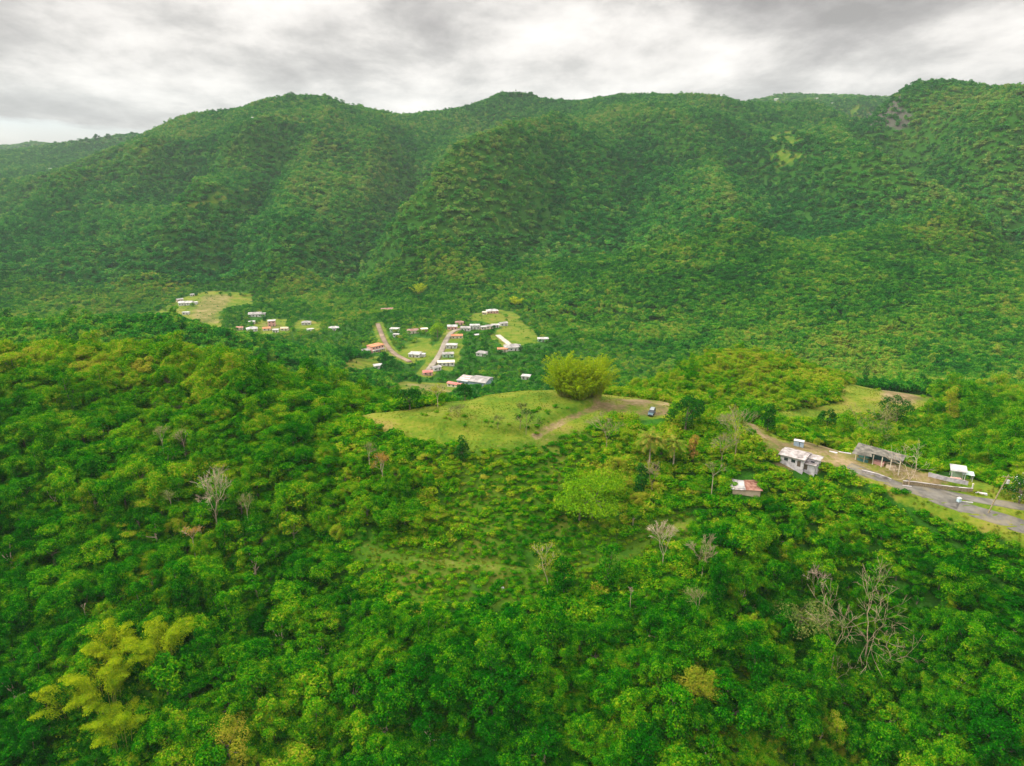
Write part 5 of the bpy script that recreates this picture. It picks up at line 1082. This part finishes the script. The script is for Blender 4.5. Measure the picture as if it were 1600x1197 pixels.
# valley and middle ridges
P4, rng = grid_pts(345, 960, 5.0, 14, .80, 20)
hz = np.clip(hsize(P4[:, 0], P4[:, 1]), 3.6, 9) * rng.uniform(.7, 1.35, len(P4)); ok, f, z4 = thin(P4, hz, rng, .3); P4, hz, z4 = P4[ok], hz[ok], z4[ok]; s4 = hz / 8 * f[ok]
s4 = s4 * (1 + .1 * sstep(500, 900, P4[:, 1]))
t4 = .40 + .4 * fbm(P4[:, 0], P4[:, 1], 90, 3, 61) + rng.normal(0, .13, len(P4))
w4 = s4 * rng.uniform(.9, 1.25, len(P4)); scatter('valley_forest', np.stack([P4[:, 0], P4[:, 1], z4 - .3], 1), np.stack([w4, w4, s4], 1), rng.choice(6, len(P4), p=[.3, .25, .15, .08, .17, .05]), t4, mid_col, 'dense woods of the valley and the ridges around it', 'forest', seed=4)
# the mountain
P5, rng = grid_pts(940, 2600, 7.6, 15, .80, 60)
z5 = ground(P5[:, 0], P5[:, 1]); g, d, r = masks(P5[:, 0], P5[:, 1]); ok = ((g < .5) | (rng.random(len(P5)) < .3)) & ((r < .4) | (rng.random(len(P5)) < .62)) & free(P5) & (d < .6); P5, z5 = P5[ok], z5[ok]
s5 = rng.uniform(.7, 1.35, len(P5)) * 1.05; big = rng.random(len(P5)) < .03; s5[big] *= 1.35
t5 = .39 + .32 * ridgeness(P5[:, 0], P5[:, 1]) + .32 * fbm(P5[:, 0], P5[:, 1], 150, 4, 71) + rng.normal(0, .14, len(P5))
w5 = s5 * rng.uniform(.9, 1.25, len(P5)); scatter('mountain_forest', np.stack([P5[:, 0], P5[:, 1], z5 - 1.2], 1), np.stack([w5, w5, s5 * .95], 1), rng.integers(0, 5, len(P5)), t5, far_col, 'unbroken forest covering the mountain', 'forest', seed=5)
P6, rng = grid_pts(2600, 4700, 17, 16, .78, 60); z6 = ground(P6[:, 0], P6[:, 1]); g, d, r = masks(P6[:, 0], P6[:, 1]); ok = g < .5; P6, z6 = P6[ok], z6[ok]; s6 = rng.uniform(1.6, 3.0, len(P6))
print('valley', len(P4), 'mountain', len(P5), 'far', len(P6))
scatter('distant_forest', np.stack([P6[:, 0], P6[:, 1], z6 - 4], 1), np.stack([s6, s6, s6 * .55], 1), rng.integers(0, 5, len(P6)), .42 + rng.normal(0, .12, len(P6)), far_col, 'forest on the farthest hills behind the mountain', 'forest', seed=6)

# ---------------------------------------------------------------- haze
mh = bpy.data.materials.new('haze'); mh.use_nodes = True; th = mh.node_tree; th.nodes.clear(); oh = th.nodes.new('ShaderNodeOutputMaterial'); pv = th.nodes.new('ShaderNodeVolumePrincipled')
pv.inputs['Color'].default_value = (0.80, 0.92, 0.98, 1); pv.inputs['Density'].default_value = HAZE; pv.inputs['Anisotropy'].default_value = 0.1; th.links.new(pv.outputs[0], oh.inputs['Volume'])
zlo = float(GZ.min()) - 1.0; hb = MB().box(-5300, 5300, -320, 8600, zlo, float(GZ.max()) + 45).build('haze', mh); tag(hb, 'thin pale haze over the valley and mountains', 'haze', kind='stuff')

# where several trees would carry one label, say which of them it is, counted from the left of the photo
NUM = ['', 'one', 'two', 'three', 'four', 'five', 'six', 'seven', 'eight', 'nine', 'ten', 'eleven', 'twelve']; ORD = ['leftmost', 'second', 'third', 'fourth', 'fifth', 'sixth', 'seventh', 'eighth', 'ninth', 'tenth', 'eleventh', 'twelfth']
same = {}
for o in COL.objects:
    if o.parent is None and o.get('group') and o.name.startswith(('forest_tree', 'skyline_tree')): same.setdefault(o['label'], []).append(o)
for lb, os_ in same.items():
    n_ = len(os_)
    if n_ < 2 or n_ > 12: continue
    os_.sort(key=lambda o: project(np.array(o.location))[0][0])
    for k_, o in enumerate(os_):
        o['label'] = lb + (', ' + (('left' if k_ == 0 else 'right') + ' one of two' if n_ == 2 else ('leftmost' if k_ == 0 else 'rightmost' if k_ == n_ - 1 else ORD[k_] + ' of ' + NUM[n_] + ' from left' if False else ORD[k_] + ' from left') + (' of ' + NUM[n_] if len(lb.split()) < 12 else '')))
